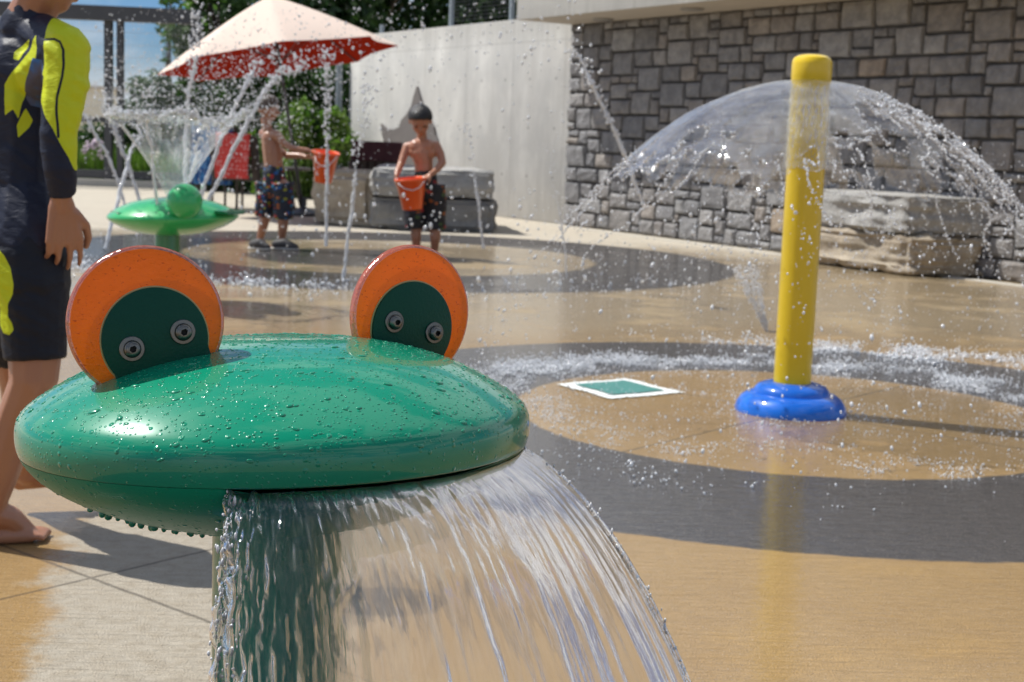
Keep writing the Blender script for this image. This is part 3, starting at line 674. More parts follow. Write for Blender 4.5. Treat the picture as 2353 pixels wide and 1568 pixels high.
me = mesh_list(Vs, Fs); a_ = me.attributes.new('tone', 'FLOAT', 'POINT'); a_.data.foreach_set('value', np.array(colr, dtype=np.float32))
st = link('stones', me, M_stone, swall, False)
M_mortar = simple('mortar', (.075, .071, .068), .95, .2, 20)
mb = MB(); mb.box(wp(LW/2+.0, -.138, HW/2), (LW, .30, HW), RW); mb.build('backing', M_mortar, swall)
# flush the stone normals outward
bm = bmesh.new(); bm.from_mesh(me); bm.normal_update()
if sum(f.normal.dot(WN) for f in list(bm.faces)[:400]) < 0: bmesh.ops.reverse_faces(bm, faces=bm.faces)
bm.to_mesh(me); bm.free()

m, n, nt = mat('board_concrete'); P = n('ShaderNodeNewGeometry').outputs['Position']
s_ = n.v('DOT_PRODUCT', n.v('SUBTRACT', P, tuple(WC)), tuple(WD)); zc = n('ShaderNodeSeparateXYZ', {0: P}).outputs[2]
cv = n('ShaderNodeCombineXYZ', {0: s_, 1: 0.0, 2: zc}).outputs[0]
st1 = n.noise(n.map(cv, (2.6, 1, .8)), 1, 7, .66).outputs[0]; st2 = n.noise(n.map(cv, (16, 1, .8)), 1, 5, .6).outputs[0]; bl = n.noise(cv, 1.3, 6, .6).outputs[0]
c = n.mix(n.ss(st1, .35, .7), (.47, .465, .445), (.60, .595, .57)); c = n.mix(n.ss(st2, .52, .78, 0, .28), c, (.38, .37, .35))
c = n.mix(n.ss(bl, .40, .65, 0, .65), c, (.42, .42, .41))
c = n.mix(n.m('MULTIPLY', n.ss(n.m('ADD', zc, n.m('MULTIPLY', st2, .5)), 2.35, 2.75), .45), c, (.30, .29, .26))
# form lines and tie holes
ln = n.ss(n.m('PINGPONG', n.m('ADD', s_, .1), .61), .012, .002); ln2 = n.ss(n.m('ABSOLUTE', n.m('SUBTRACT', zc, 2.21)), .012, .002)
c = n.mix(n.m('MULTIPLY', n.m('MAXIMUM', ln, ln2), .42), c, (.26, .25, .235))
hx = n.m('PINGPONG', n.m('ADD', s_, .30), .305); hz = n.m('PINGPONG', n.m('ADD', zc, .05), .30)
hl = n.ss(n.m('SQRT', n.m('ADD', n.m('MULTIPLY', hx, hx), n.m('MULTIPLY', hz, hz))), .020, .012)
c = n.mix(n.m('MULTIPLY', hl, .8), c, (.12, .12, .12))
out(n, pbsdf(n, c, .8, Normal=n.bump(n.m('ADD', n.noise(cv, 40, 5, .6).outputs[0], n.m('MULTIPLY', ln, -2.0)), .35, .01))); M_conc = m
LC = 6.35
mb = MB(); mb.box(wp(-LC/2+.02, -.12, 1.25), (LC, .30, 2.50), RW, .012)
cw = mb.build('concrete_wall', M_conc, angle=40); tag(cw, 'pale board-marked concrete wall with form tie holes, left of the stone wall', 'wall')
# sloping ground strip at the foot
m_strip = simple('pale_concrete', (.52, .49, .43), .8, .15, 3, .3, 60)
mb = MB(); mb.box(wp(5.0, .30, .004), (10.2, .10, .008), RW); tag(mb.build('edge_strip', m_strip), kind='structure')
roof = thing('roof', wp(5.6, .2, 2.37), 'flat concrete roof slab overhanging the top of the stone wall', 'roof')
M_soff = simple('soffit_concrete', (.46, .41, .35), .85, .1, 4, .2, 40)
mb = MB(); mb.box(wp(5.7, -.6, 2.37+.325), (11.4, 2.76, .65), RW, .015); mb.build('slab', M_soff, roof, angle=40)
mb = MB(); mb.box(wp(5.7, .781, 2.70), (11.42, .012, .655), RW, .004); mb.box(wp(-.0045, -.6, 2.70), (.012, 2.75, .655), RW, .004); mb.build('fascia', M_conc, roof, angle=40)
for k_, px_, py_ in ((0, 1385, 44), (1, 1590, 20)):
    p = gz(px_, py_, 2.366)
    mb = MB(); mb.lathe((p.x, p.y, 2.345), [(.10, 0), (.118, .004), (.12, .026)], 40); o = mb.build('downlight', simple('light_trim', (.30, .29, .28), .4), angle=40)
    tag(o, 'round recessed light in the soffit, %s' % ('near the roof corner' if k_ == 0 else 'second from the roof corner'), 'ceiling light', 'recessed soffit lights')

# ------------------------------------------------------------------ star-leaf plaque, boulders
M_plaque = simple('weathered_metal', (.15, .135, .13), .6, .2, 6)
def wallpt(px, py, d):      # point on a plane parallel to the wall, d in front of it
    o = Vector((0, 0, CH)); q = ray(px, py); p0 = WC+WN*d
    return o+q*((p0-o).dot(WN)/q.dot(WN))
c2 = lambda x, y: (x*.3297+459.6, y*.3297+114.9)
star = [(1522, 255), (1500, 320), (1482, 395), (1450, 450), (1412, 492), (1400, 538), (1360, 556), (1312, 552), (1274, 516), (1278, 585), (1296, 650), (1330, 702), (1322, 760), (1290, 806), (1380, 815), (1470, 800), (1560, 810), (1640, 815), (1700, 800), (1668, 740), (1660, 690), (1668, 640), (1648, 590), (1640, 540), (1606, 480), (1580, 430), (1558, 385), (1545, 330)]
mb = MB(); mb.poly([wallpt(*c2(x, y), .035) for x, y in star], WN*.03)
tag(mb.build('wall_plaque', M_plaque), 'dark grey pointed leaf shaped metal plaque on the pale concrete wall', 'plaque')

from mathutils import noise as mn
def boulder(name, corners, z0, z1, m, amp=.03, sc=3.0, seed=0, layer=.0, rnd=.06, top_amp=.4):
    """corners: four ground points in order; a rough quarried block between z0 and z1"""
    A, B, C_, D_ = [Vector((p[0], p[1], 0)) for p in corners]; nu, nv, nw = 44, 26, 18
    def S(u, v, w_):
        p = A*(1-u)*(1-v)+B*u*(1-v)+C_*u*v+D_*(1-u)*v; return Vector((p.x, p.y, z0+(z1-z0)*w_))
    V = []; idx = {}; Fq = []; cen = S(.5, .5, .5)
    def vid(i, j, k):
        if (i, j, k) not in idx:
            u, v, w_ = i/nu, j/nv, k/nw
            p = S(u, v, w_); L1 = (B-A).length; L2 = (D_-A).length; H_ = z1-z0
            # round the edges
            q = Vector((max(rnd-min(u, 1-u)*L1, 0), max(rnd-min(v, 1-v)*L2, 0), max(rnd*.6-min(w_, 1-w_)*H_, 0)))
            dirn = (p-cen); ax_ = Vector(((B-A).normalized()*(1 if u > .5 else -1)*q.x)+((D_-A).normalized()*(1 if v > .5 else -1)*q.y)+Vector((0, 0, 1 if w_ > .5 else -1))*q.z)
            cnt = (q.x > 0)+(q.y > 0)+(q.z > 0)
            if cnt >= 2: p -= ax_*(.32+.2*mn.noise(p*5+Vector((seed, 0, 0))))
            d = mn.fractal(p*sc+Vector((seed*3.1, seed, 0)), .9, 2.1, 5)
            if layer: d += layer*mn.noise(Vector((p.x*.6+seed, p.y*.6, p.z*16)))
            nrm = Vector(((p-cen).x, (p-cen).y, 0)).normalized() if 0 < k < nw else Vector((0, 0, 1 if k else -1))*top_amp
            p += nrm*d*amp; idx[(i, j, k)] = len(V); V.append(p)
        return idx[(i, j, k)]
    for i in range(nu):
        for j in range(nv):
            Fq.append([vid(i, j, 0), vid(i, j+1, 0), vid(i+1, j+1, 0), vid(i+1, j, 0)]); Fq.append([vid(i, j, nw), vid(i+1, j, nw), vid(i+1, j+1, nw), vid(i, j+1, nw)])
    for i in range(nu):
        for k in range(nw):
            Fq.append([vid(i, 0, k), vid(i+1, 0, k), vid(i+1, 0, k+1), vid(i, 0, k+1)]); Fq.append([vid(i, nv, k), vid(i, nv, k+1), vid(i+1, nv, k+1), vid(i+1, nv, k)])
    for j in range(nv):
        for k in range(nw):
            Fq.append([vid(0, j, k), vid(0, j, k+1), vid(0, j+1, k+1), vid(0, j+1, k)]); Fq.append([vid(nu, j, k), vid(nu, j+1, k), vid(nu, j+1, k+1), vid(nu, j, k+1)])
    bm = bmesh.new(); me = mesh_list(V, Fq); bm.from_mesh(me); bmesh.ops.recalc_face_normals(bm, faces=bm.faces); bm.to_mesh(me); bm.free()
    o = link(name, me, m); me.set_sharp_from_angle(angle=math.radians(38)); return o


def rock(name, a, b, dark, k=.5):
    m, n, nt = mat(name); P = n('ShaderNodeNewGeometry').outputs['Position']; s = n.noise(n.map(P, (3, 3, 9)), 1, 7, .66, .4).outputs[0]
    c = n.mix(n.ss(s, .3, .7), a, b); c = n.mix(n.ss(n.noise(P, 8, 7, .7).outputs[0], .52, .72, 0, k), c, dark)
    out(n, pbsdf(n, c, .8, Normal=n.bump(n.noise(P, 22, 7, .7).outputs[0], .8, .03))); return m


M_rk1 = rock('grey_rock', (.34, .335, .32), (.43, .42, .40), (.15, .145, .135), .7); M_rk2 = rock('tan_rock', (.44, .38, .29), (.34, .28, .21), (.19, .15, .11))
M_rk3 = rock('dark_rock', (.20, .195, .19), (.27, .265, .25), (.09, .085, .08), .7)
def g2(px, Y): p = at(px, 500, Y); return (p.x, p.y)
o = boulder('stone_block', [g2(713, 16.0), g2(862, 15.7), g2(880, 16.7), g2(742, 17.1)], 0, .60, M_rk2, .07, 2.2, 3, .3, .12); tag(o, 'rough tan boulder at the left end of the middle stone seat', 'boulder')
o = boulder('stone_block', [g2(850, 15.5), g2(1141, 15.6), g2(1136, 16.5), g2(862, 16.5)], 0, .345, M_rk3, .045, 2.6, 5, .4, .08); tag(o, 'dark grey lower stone slab of the middle seat, behind the boy with the bucket', 'boulder')
o = boulder('stone_block', [g2(850, 15.45), g2(1133, 15.6), g2(1085, 17.2), g2(868, 17.1)], .352, .66, M_rk1, .045, 2.4, 8, .7, .07); tag(o, 'layered grey top slab of the middle stone seat by the concrete wall', 'boulder')
nA = Vector((3.205, 12.0, 0)); dl = Vector((-.50, .866, 0)); dw = Vector((.90, .10, 0))
o = boulder('stone_block', [nA+dw*.88, nA, nA+dl*1.30, nA+dl*1.30+dw*.7], .345, .66, M_rk1, .06, 3.4, 11, .6, .05, .15); tag(o, 'pale grey top slab of the stone bench behind the yellow post', 'boulder')
o = boulder('stone_block', [nA+dw*.80+Vector((0, -.03, 0)), nA+Vector((.02, -.05, 0)), nA+dl*1.30, nA+dl*1.30+dw*.7], 0, .338, M_rk2, .08, 3.0, 14, .8, .10); tag(o, 'rough brown lower slab of the stone bench behind the yellow post', 'boulder')

# ------------------------------------------------------------------ fences
M_dk = simple('dark_steel', (.050, .052, .058), .45, .15, 5); M_wire = simple('galvanised_wire', (.50, .52, .54), .4, .1, 5); M_galv = simple('galvanised_post', (.22, .26, .29), .45, .1, 5)
wf = thing('wall_fence', wp(-1, -.1, 2.5), 'wire mesh fence with grey posts on top of the concrete wall', 'fence')
for px_ in (1037, 1175, 878):
    p = wallpt(px_, 60, -.10); mb = MB(); mb.box((p.x, p.y, 2.5+(.5 if px_ != 878 else .06)), (.055, .055, 1.0 if px_ != 878 else .16), RW, .004); mb.build('fence_post', M_galv, wf)
a = wallpt(1037, 60, -.10); b = wp(.5, -.10, 0); mb = MB(); a.z = b.z = 0
for z_ in np.arange(2.58, 3.0, .05): mb.tube([a+Vector((0, 0, z_)), b+Vector((0, 0, z_))], .003, 4)
for t in np.linspace(0, 1, 24): p = a.lerp(b, t); mb.tube([p+Vector((0, 0, 2.52)), p+Vector((0, 0, 3.0))], .003, 4)
mb.build('wire_mesh', M_dk, wf)
# tall grey pole at the wall's far end
p = gz(795, 475); q = wp(-LC-.10, .1, 0); mb = MB(); mb.lathe((q.x-.05, q.y, 0), [(.05, 0), (.05, 2.2), (.045, 2.32), (.02, 2.36)], 20)
tag(mb.build('grey_pole', M_galv, angle=40), 'slim grey pole at the far end of the concrete wall beside the hedge', 'pole')

ff = thing('frame_fence', (-7.1, 24.2, 0), 'tall dark steel frame fence with wire mesh panels behind the tilted umbrella', 'fence')
YF = 24.2
def vpost(pxt, w_, z1, Y_=YF, base=True):
    p = at(pxt, 300, Y_); mb = MB(); mb.box((p.x, Y_, z1/2), (w_, .14, z1), None, .008); mb.build('post', M_dk, ff)
zb = at(300, 18, YF).z
vpost(250, .125, 2.72); vpost(277, .10, 2.72); vpost(448, .16, 2.9, YF+.0)
mb = MB(); A = at(-60, 10, YF-.4); B = at(459, 41, YF+.0); A.z = 2.78; B.z = 2.78
dd = (B-A).normalized(); mb.box((A+B)/2, ((B-A).length, .22, .235), Matrix((dd, Vector((0, 0, 1)).cross(dd), Vector((0, 0, 1)))).transposed(), .008); mb.build('top_beam', M_dk, ff)
for z_, h_ in ((1.08, .085), (.19, .13)):
    mb = MB(); mb.box(((A.x+B.x)/2, YF-.02, z_), (B.x-A.x, .09, h_), None, .006); mb.build('rail', M_dk, ff)
for x0, x1 in ((A.x, at(241, 300, YF).x), (at(285, 300, YF).x, at(440, 300, YF).x)):
    mb = MB()
    for x in np.arange(x0, x1, .052): mb.tube([(x, YF+.03, 1.1), (x, YF+.03, 2.68)], .0032, 4)
    for z_ in np.arange(1.3, 2.68, .20): mb.tube([(x0, YF+.03, z_), (x1, YF+.03, z_)], .0032, 4)
    mb.build('mesh_panel', M_wire, ff)
mb = MB(); mb.box((at(275, 300, 23.6).x, YF-.1, .055), (9.5, .25, .11), None, .01); o = mb.build('planter_kerb', m_strip); tag(o, 'low pale concrete kerb along the foot of the dark frame fence', 'kerb')

# ------------------------------------------------------------------ foliage
def leafmat(name, a, b, c_):
    m, n, nt = mat(name); r = n('ShaderNodeObjectInfo').outputs['Random']; P = n('ShaderNodeNewGeometry')
    rp = n('ShaderNodeAttribute', attribute_name='tone').outputs['Fac']
    c = n.ramp(rp, [(0, a), (.5, b), (1, c_)])
    d = n('ShaderNodeBsdfPrincipled', {'Base Color': c, 'Roughness': .5}).outputs[0]; t = n('ShaderNodeBsdfTranslucent', {0: n.v('MULTIPLY', c, (1.1, 1.5, .6))}).outputs[0]
    out(n, n('ShaderNodeMixShader', {0: .35, 1: d, 2: t}).outputs[0]); return m


M_l1 = leafmat('dark_leaves', (.018, .045, .016), (.035, .085, .022), (.075, .14, .04)); M_l2 = leafmat('bright_leaves', (.05, .11, .02), (.12, .20, .035), (.22, .30, .07))
M_l3 = leafmat('mid_leaves', (.030, .07, .022), (.06, .12, .035), (.12, .19, .06)); M_bark = simple('bark', (.10, .075, .055), .9, .3, 9, .6, 40)


def leaves(centers, radii, K, size, seed, squash=(1, 1, 1)):
    r_ = np.random.default_rng(seed); C_ = np.array([tuple(c) for c in centers]); R0 = np.array(radii, float); pw = R0**2/np.sum(R0**2); ci = r_.choice(len(C_), K, p=pw)
    d = r_.normal(size=(K, 3)); d /= np.linalg.norm(d, axis=1, keepdims=True); rad = R0[ci]*(1-.45*r_.random(K)**1.6)*(1+.25*r_.normal(size=K)*.6)
    c = C_[ci]+d*rad[:, None]*np.array(squash); a = r_.normal(size=(K, 3))+d*.9; a /= np.linalg.norm(a, axis=1, keepdims=True); b = np.cross(a, r_.normal(size=(K, 3))); b /= np.linalg.norm(b, axis=1, keepdims=True); e = np.cross(a, b)
    s = size*r_.uniform(.6, 1.4, K)[:, None]
    V = np.stack([c-b*s, c-e*s*.45-b*s*.1+a*s*.12, c+b*s, c+e*s*.45-b*s*.1+a*s*.12], 1).reshape(-1, 3)
    V[:, 2] = np.maximum(V[:, 2], .02)
    me = mesh_np(V, np.arange(K*4).reshape(-1, 4)); at__ = me.attributes.new('tone', 'FLOAT', 'POINT')
    tone = np.clip(.5+.28*r_.normal(size=K)+.22*vnoise(c[:, 0]*2.3+99, c[:, 2]*2.3+c[:, 1]+99, seed), 0, 1)
    at__.data.foreach_set('value', np.repeat(tone, 4).astype(np.float32)); return me


def tree(name, label, base, h, clumps, K, size, m, seed, cat='tree', group=None, squash=(1, 1, 1)):
    t = thing(name, base, label, cat, group); b = Vector(base); mb = MB(); r_ = random.Random(seed)
    top = b+Vector((r_.uniform(-.1, .1), 0, h*.8)); rt = max(.02, h*.022)
    mb.tube([b, b.lerp(top, .35)+Vector((r_.uniform(-.05, .05), 0, 0)), b.lerp(top, .7), top], [rt, rt*.8, rt*.5, rt*.2], 10)
    for c, rr__ in clumps[:14]:
        s = b.lerp(top, r_.uniform(.35, .85)); c = Vector(c); mid = s.lerp(c, .5)+Vector((0, 0, -.05*h)); mb.tube([s, mid, c], [rt*.45, rt*.3, rt*.1], 6)
    mb.build('trunk', M_bark, t, smooth=True)
    link('crown', leaves([c for c, _ in clumps], [q for _, q in clumps], K, size, seed, squash), m, t, False)
    return t


def clump(cx, Y_, z0, z1, wx, wy, k, r0, r1, seed):
    r_ = random.Random(seed); o = []
    for _ in range(k):
        f_ = r_.random(); o.append(((cx+r_.uniform(-1, 1)*wx*math.sqrt(1-.5*f_), Y_+r_.uniform(-1, 1)*wy, z0+(z1-z0)*f_), r_.uniform(r0, r1)))
    return o


def X(px_, Y_): return at(px_, 300, Y_).x
tree('broadleaf_tree', 'dense green tree rising behind the left part of the concrete wall', (X(860, 30), 30, 0), 4.8, clump(X(860, 30), 30, 1.4, 5.0, 1.7, 1.2, 22, .5, .95, 1), 11000, .11, M_l1, 1, group='trees behind the wall')
tree('broadleaf_tree', 'dark green tree behind the wall fence, next to the roof corner', (X(1110, 31), 31, 0), 4.8, clump(X(1090, 31), 31, 1.4, 5.1, 1.6, 1.2, 20, .5, .95, 2), 10000, .11, M_l1, 2, group='trees behind the wall')
tree('broadleaf_tree', 'broad green tree right behind the peak of the umbrella', (X(600, 29), 29, 0), 5.0, clump(X(640, 29), 29, 1.6, 5.4, 1.7, 1.2, 22, .5, .95, 3), 11000, .11, M_l1, 3, group='trees behind the wall')
tree('broadleaf_tree', 'loose leafy tree left of the umbrella peak, beyond the frame fence', (X(505, 27), 27, 0), 4.6, clump(X(505, 27), 27, 2.3, 4.6, .72, .8, 18, .22, .42, 4), 4600, .085, M_l3, 4, group='trees behind the wall')
tree('broadleaf_tree', 'small tree top showing above the dark frame fence', (X(386, 31), 31, 0), 4.0, clump(X(386, 31), 31, 3.2, 4.1, .10, .1, 5, .12, .2, 5), 420, .075, M_l3, 5, group='trees behind the wall')
def hedge(label, x0, x1, Y_, z1, seed, K, m, size=.05, r=.26, name='hedge'):
    r_ = random.Random(seed); t = thing(name, ((x0+x1)/2, Y_, 0), label, 'hedge' if name == 'hedge' else 'shrub', 'hedges and shrubs along the fence')
    cl_ = []
    nx_ = max(2, int((x1-x0)/.32)); nz_ = max(1, int(z1/.34))
    for i in range(nx_):
        for k in range(nz_+1): cl_.append(((x0+(i+.5+r_.uniform(-.4, .4))*(x1-x0)/nx_, Y_+r_.uniform(-.25, .25), .15+(z1-r-.1)*k/max(1, nz_)+r_.uniform(-.12, .14)), r*r_.uniform(.75, 1.25)))
    mb = MB()
    for i in range(0, len(cl_), 3): c = cl_[i][0]; mb.tube([(c[0]+.05, Y_, 0), (c[0], Y_, c[2])], [.018, .006], 6)
    mb.tube([(x0, Y_, .02), (x1, Y_, .02)], .03, 6)
    mb.build('stems', M_bark, t, smooth=True); link('leaves', leaves([c for c, _ in cl_], [q for _, q in cl_], K, size, seed), m, t, False); return t
hedge('tall dark hedge behind the umbrella and the boy with the outstretched bucket', X(430, 23.5), X(805, 23.5), 23.6, 2.12, 11, 22000, M_l1, .055)
hedge('dark hedge seen through the frame fence behind the funnel of water', X(300, 25.6), X(440, 25.6), 25.6, 1.75, 12, 7000, M_l1, .055)
hedge('clipped hedge low behind the frame fence at the left', X(-40, 26), X(290, 26), 26, 1.0, 13, 9000, M_l1, .05)
hedge('bright yellow green shrub in front of the tall hedge, beside the grey pole', X(672, 22.3), X(790, 22.3), 22.3, 1.42, 14, 8000, M_l2, .055, .26, 'shrub')
hedge('bright green shrub under the right side of the umbrella', X(600, 22.6), X(700, 22.6), 22.6, .95, 16, 4000, M_l2, .05, .24, 'shrub')
# grassy planting strip with pale flowers behind the fence
K = 5200; r_ = np.random.default_rng(5); x0, x1 = X(120, 24.8), X(470, 24.8)
c = np.stack([r_.uniform(x0, x1, K), r_.uniform(24.45, 25.3, K), np.zeros(K)], -1); hgt = r_.uniform(.25, .62, K)*(1+.3*vnoise(c[:, 0]*2+60, c[:, 1], 3)); lean = r_.normal(size=(K, 2))*.10
wv = r_.normal(size=(K, 3)); wv[:, 2] = 0; wv /= np.linalg.norm(wv, axis=1, keepdims=True); tip = c+np.concatenate([lean, hgt[:, None]], 1)
V = np.stack([c-wv*.012, c+wv*.012, tip], 1).reshape(-1, 3); me = mesh_np(V, np.arange(K*3).reshape(-1, 3)); q = me.attributes.new('tone', 'FLOAT', 'POINT'); q.data.foreach_set('value', np.repeat(r_.random(K), 3).astype(np.float32))
tag(link('tall_grass', me, M_l2, None, False), 'tall bright green grass in the bed behind the frame fence', 'grass', kind='stuff')
K = 90; P = np.stack([r_.uniform(x0, X(240, 24.5), K), r_.uniform(24.45, 24.9, K), r_.uniform(.4, .72, K)], -1)
tag(link('flowers', drops_mesh(P, r_.uniform(.018, .035, K), r_.uniform(1, 1.8, K), np.tile([0, 0, 1.], (K, 1))), simple('pale_petals', (.62, .50, .60), .7, .2)), 'pale lilac flower heads over the grass by the frame fence', 'flowers', kind='stuff')
mb = MB(); mb.add([(-11.5, 24.32, .006), (-3.2, 24.32, .006), (-3.2, 30, .006), (-11.5, 30, .006)], [(0, 1, 2, 3)]); tag(mb.build('soil', simple('mulch', (.10, .075, .05), .95, .4, 12, .6, 50)), kind='structure')
# far pale building
fb = thing('building', (X(218, 45), 45, 0), 'small pale building far beyond the frame fence at the left', 'building')
xa, xb = X(150, 45), X(243, 45); zt = at(218, 204, 45).z
mb = MB(); mb.box(((xa+xb)/2, 46, zt/2), (xb-xa, 2, zt), None, .02); mb.build('wall', simple('cream_wall', (.62, .57, .46), .8, .06, 2), fb)
mb = MB(); mb.box(((xa+xb)/2, 46, zt+.04), (xb-xa+.25, 2.3, .10), None, .01); mb.build('roof', M_soff, fb)

# ------------------------------------------------------------------ umbrella
BU = at(698, 482, 17.6); BU.z = 0
umb = thing('patio_umbrella', BU, 'large tilted umbrella, cream on top and red underneath', 'umbrella')
pole_dir = (at(628, 30, 17.3)-at(698, 478, 17.6)).normalized()
tz = Vector((-.1811, .062, 1)).normalized(); tx = Vector((1, 0, 0)); tx = (tx-tz*tx.dot(tz)).normalized(); ty = tz.cross(tx)
HUm = .7333; PKU = Vector((-2.8333, 17.3, 1.8261))+tz*HUm; zax = (PKU-BU).normalized()
NR = 8; RU = 1.4038; a_off = PI+.1795; nu, nv = 96, 22
def canopy(off, seed=0):
    V = []
    for i in range(nu):
        a = 2*PI*i/nu; sec = (a/(2*PI)*NR) % 1; u = sec*2-1                         # -1..1 between ribs
        for j in range(nv+1):
            t = j/nv; rib = math.cos(PI/NR)/math.cos((sec-.5)*2*PI/NR)                 # straight edge between rib tips
            rho = RU*t*(rib*(1)+0*t); sag = (1-u*u)*.05*t**2; edge_in = (1-u*u)*.085*max(0, (t-.6)/.4)**2
            h = HUm*(1-t**1.18)-sag*.25
            rho -= edge_in; h += edge_in*.22
            V.append(PKU+tx*(rho*math.cos(a+a_off))+ty*(rho*math.sin(a+a_off))+tz*(h-HUm+.0+off))
    return V
def cmesh(V): return mesh_np(np.array([tuple(v) for v in V]), grid_faces(nu, nv+1, True, False))
M_cream = simple('cream_canvas', (.62, .50, .43), .85, .06, 3, .25, 30)
m, n, nt = mat('red_canvas'); out(n, n('ShaderNodeMixShader', {0: .35, 1: n('ShaderNodeBsdfDiffuse', {0: (.42, .042, .020, 1)}).outputs[0], 2: n('ShaderNodeBsdfTranslucent', {0: (.45, .04, .02, 1)}).outputs[0]}).outputs[0]); M_red = m
m, n, nt = mat('cream_canvas_thin'); out(n, n('ShaderNodeMixShader', {0: .16, 1: n('ShaderNodeBsdfDiffuse', {0: (.80, .67, .58, 1)}).outputs[0], 2: n('ShaderNodeBsdfTranslucent', {0: (.7, .2, .15, 1)}).outputs[0]}).outputs[0]); M_cream = m
link('canopy', cmesh(canopy(0)), M_cream, umb); link('lining', cmesh(canopy(-.010)), M_red, umb)
mb = MB(); mb.tube([BU, BU+zax*1.2, PKU-tz*.05], .021, 16); mb.build('pole', M_dk, umb, smooth=True)
mb = MB(); mb.lathe(PKU+tz*.0, [(.001, .03), (.05, .02), (.055, 0), (.03, -.02)], 20); mb.build('finial', M_dk, umb, smooth=True)
for k in range(NR):
    a = a_off+2*PI*k/NR; d = tx*math.cos(a)+ty*math.sin(a); mb = MB(); pts = [PKU+d*RU*t+tz*(HUm*(1-t**1.18)-HUm-.022) for t in (0.02, .3, .6, .98)]; mb.tube(pts, .008, 6)
    mb.tube([PKU-tz*.75+d*.03, PKU+d*RU*.5+tz*(HUm*(1-.5**1.18)-HUm-.03)], .006, 6); mb.build('rib', M_dk, umb, smooth=True)
mb = MB(); mb.lathe(BU, [(.24, 0), (.24, .04), (.10, .07), (.035, .09), (.033, .22)], 32); mb.build('base', M_dk, umb, angle=40)

# ------------------------------------------------------------------ patio chairs with towels
def chair(px_, Y_, yaw, label, ht=1.0):
    b = at(px_, 480, Y_); b.z = 0; t = thing('patio_chair', b, label, 'chair', 'dark patio chairs'); R = Matrix.Rotation(yaw, 3, 'Z')
    def L(x, y, z_): return b+R@Vector((x, y, z_*ht))
    W_ = .29
    mb = MB()
    for i in range(6): mb.box(L(0, -.24+.095*i, .43), (2*W_-.03, .08, .018), R, .004)
    mb.build('seat', M_dk2, t)
    mb = MB(); Rb = R@Matrix.Rotation(math.radians(-14), 3, 'X')
    for i in range(6): mb.box(L(-W_+.05+.097*i, .30+.07, .72), (.075, .016, .56), Rb, .004)
    mb.box(L(0, .44, .99), (2*W_, .022, .07), Rb, .006)
    mb.build('backrest', M_dk2, t)
    for sx in (-1, 1):
        mb = MB(); mb.tube([L(sx*W_, -.27, 0), L(sx*W_, -.27, .64)], .016, 10); mb.build('leg', M_dk2, t, smooth=True)
        mb = MB(); mb.tube([L(sx*W_, .34, 0), L(sx*W_, .28, .43), L(sx*W_, .45, 1.0)], .016, 10); mb.build('leg', M_dk2, t, smooth=True)
        mb = MB(); mb.box(L(sx*W_, .0, .65), (.05, .62, .022), R, .006); mb.build('armrest', M_dk2, t)
    return L
M_dk2 = simple('dark_brown_frame', (.040, .030, .028), .5, .2, 9)
def towel(L, w_, z0, z1, m, label, back=.50, front=.30, x0=0.0):
    nu, nv = 26, 60; V = []
    top = 1.035
    for i in range(nu):
        for j in range(nv):
            u = (i/(nu-1)-.5)*w_+x0; t = j/(nv-1); s = -back+t*(back+front+.06)     # arc length over the top bar
            if s < 0: y, z_ = .47+.018+.02*(-s)*0, top+s
            elif s < .06: a = s/.06*PI; y, z_ = .455+.032*math.cos(a), top+.02*math.sin(a)
            else: y, z_ = .423-(s-.06)*.22, top-(s-.06)*.97
            wv = .012*math.sin(u*26+t*3)*abs(s)*3
            V.append(L(u+.008*math.sin(t*9), y+wv, z_))
    me = mesh_np(np.array([tuple(v) for v in V]), grid_faces(nu, nv)); i_, j_ = np.meshgrid(np.linspace(0, 1, nu), np.linspace(0, 1, nv), indexing='ij'); uvset(me, np.stack([i_, j_], -1).reshape(-1, 2))
    o = link('beach_towel', me, m); sd = o.modifiers.new('thick', 'SOLIDIFY'); sd.thickness = .008; return tag(o, label, 'towel', 'towels hung on the patio chairs')
m, n, nt = mat('blue_towel'); uv = n('ShaderNodeTexCoord').outputs['UV']; s = n('ShaderNodeSeparateXYZ', {0: uv})
k = n.ss(n.noise(n.map(uv, (5, 9, 1)), 1, 3, .6, 1.5).outputs[0], .5, .56); c = n.mix(k, (.015, .075, .26), (.05, .22, .50)); c = n.mix(n.ss(n.m('PINGPONG', n.m('MULTIPLY', s.outputs[0], 7), .5), .40, .46, 0, .45), c, (.35, .5, .65)); out(n, pbsdf(n, c, .95)); M_tb = m
m, n, nt = mat('red_towel'); uv = n('ShaderNodeTexCoord').outputs['UV']; v = n('ShaderNodeTexVoronoi', {'Vector': n.map(uv, (1, 1.9, 1)), 'Scale': 9.0, 'Randomness': .35}, feature='F1')
c = n.mix(n.ss(v.outputs['Distance'], .30, .22, 0, .8), (.55, .055, .05), (.70, .50, .50)); out(n, pbsdf(n, c, .95)); M_tr = m
Lc = chair(498, 18.6, math.radians(184), 'dark patio chair at the far left, under a blue towel')
towel(Lc, .50, 0, 0, M_tb, 'blue patterned towel hung over the left patio chair', .72, .3)
Lc = chair(556, 18.3, math.radians(176), 'dark patio chair next to the near boy, under a red towel', .90)
towel(Lc, .42, 0, 0, M_tr, 'red towel with pale dots hung over a patio chair', .58, .3)
Lc = chair(848, 18.6, math.radians(196), 'dark patio chair partly hidden behind the tan boulder', .86)
towel(Lc, .62, 0, 0, simple('maroon_towel', (.055, .018, .025), .95, .4, 12), 'dark maroon towel bundled on the chair behind the stone seat', .25, .4)
mb = MB(); b = at(640, 480, 19.2); b.z = 0
tb = thing('patio_table', b, 'low dark patio table behind the boy in printed shorts', 'table')
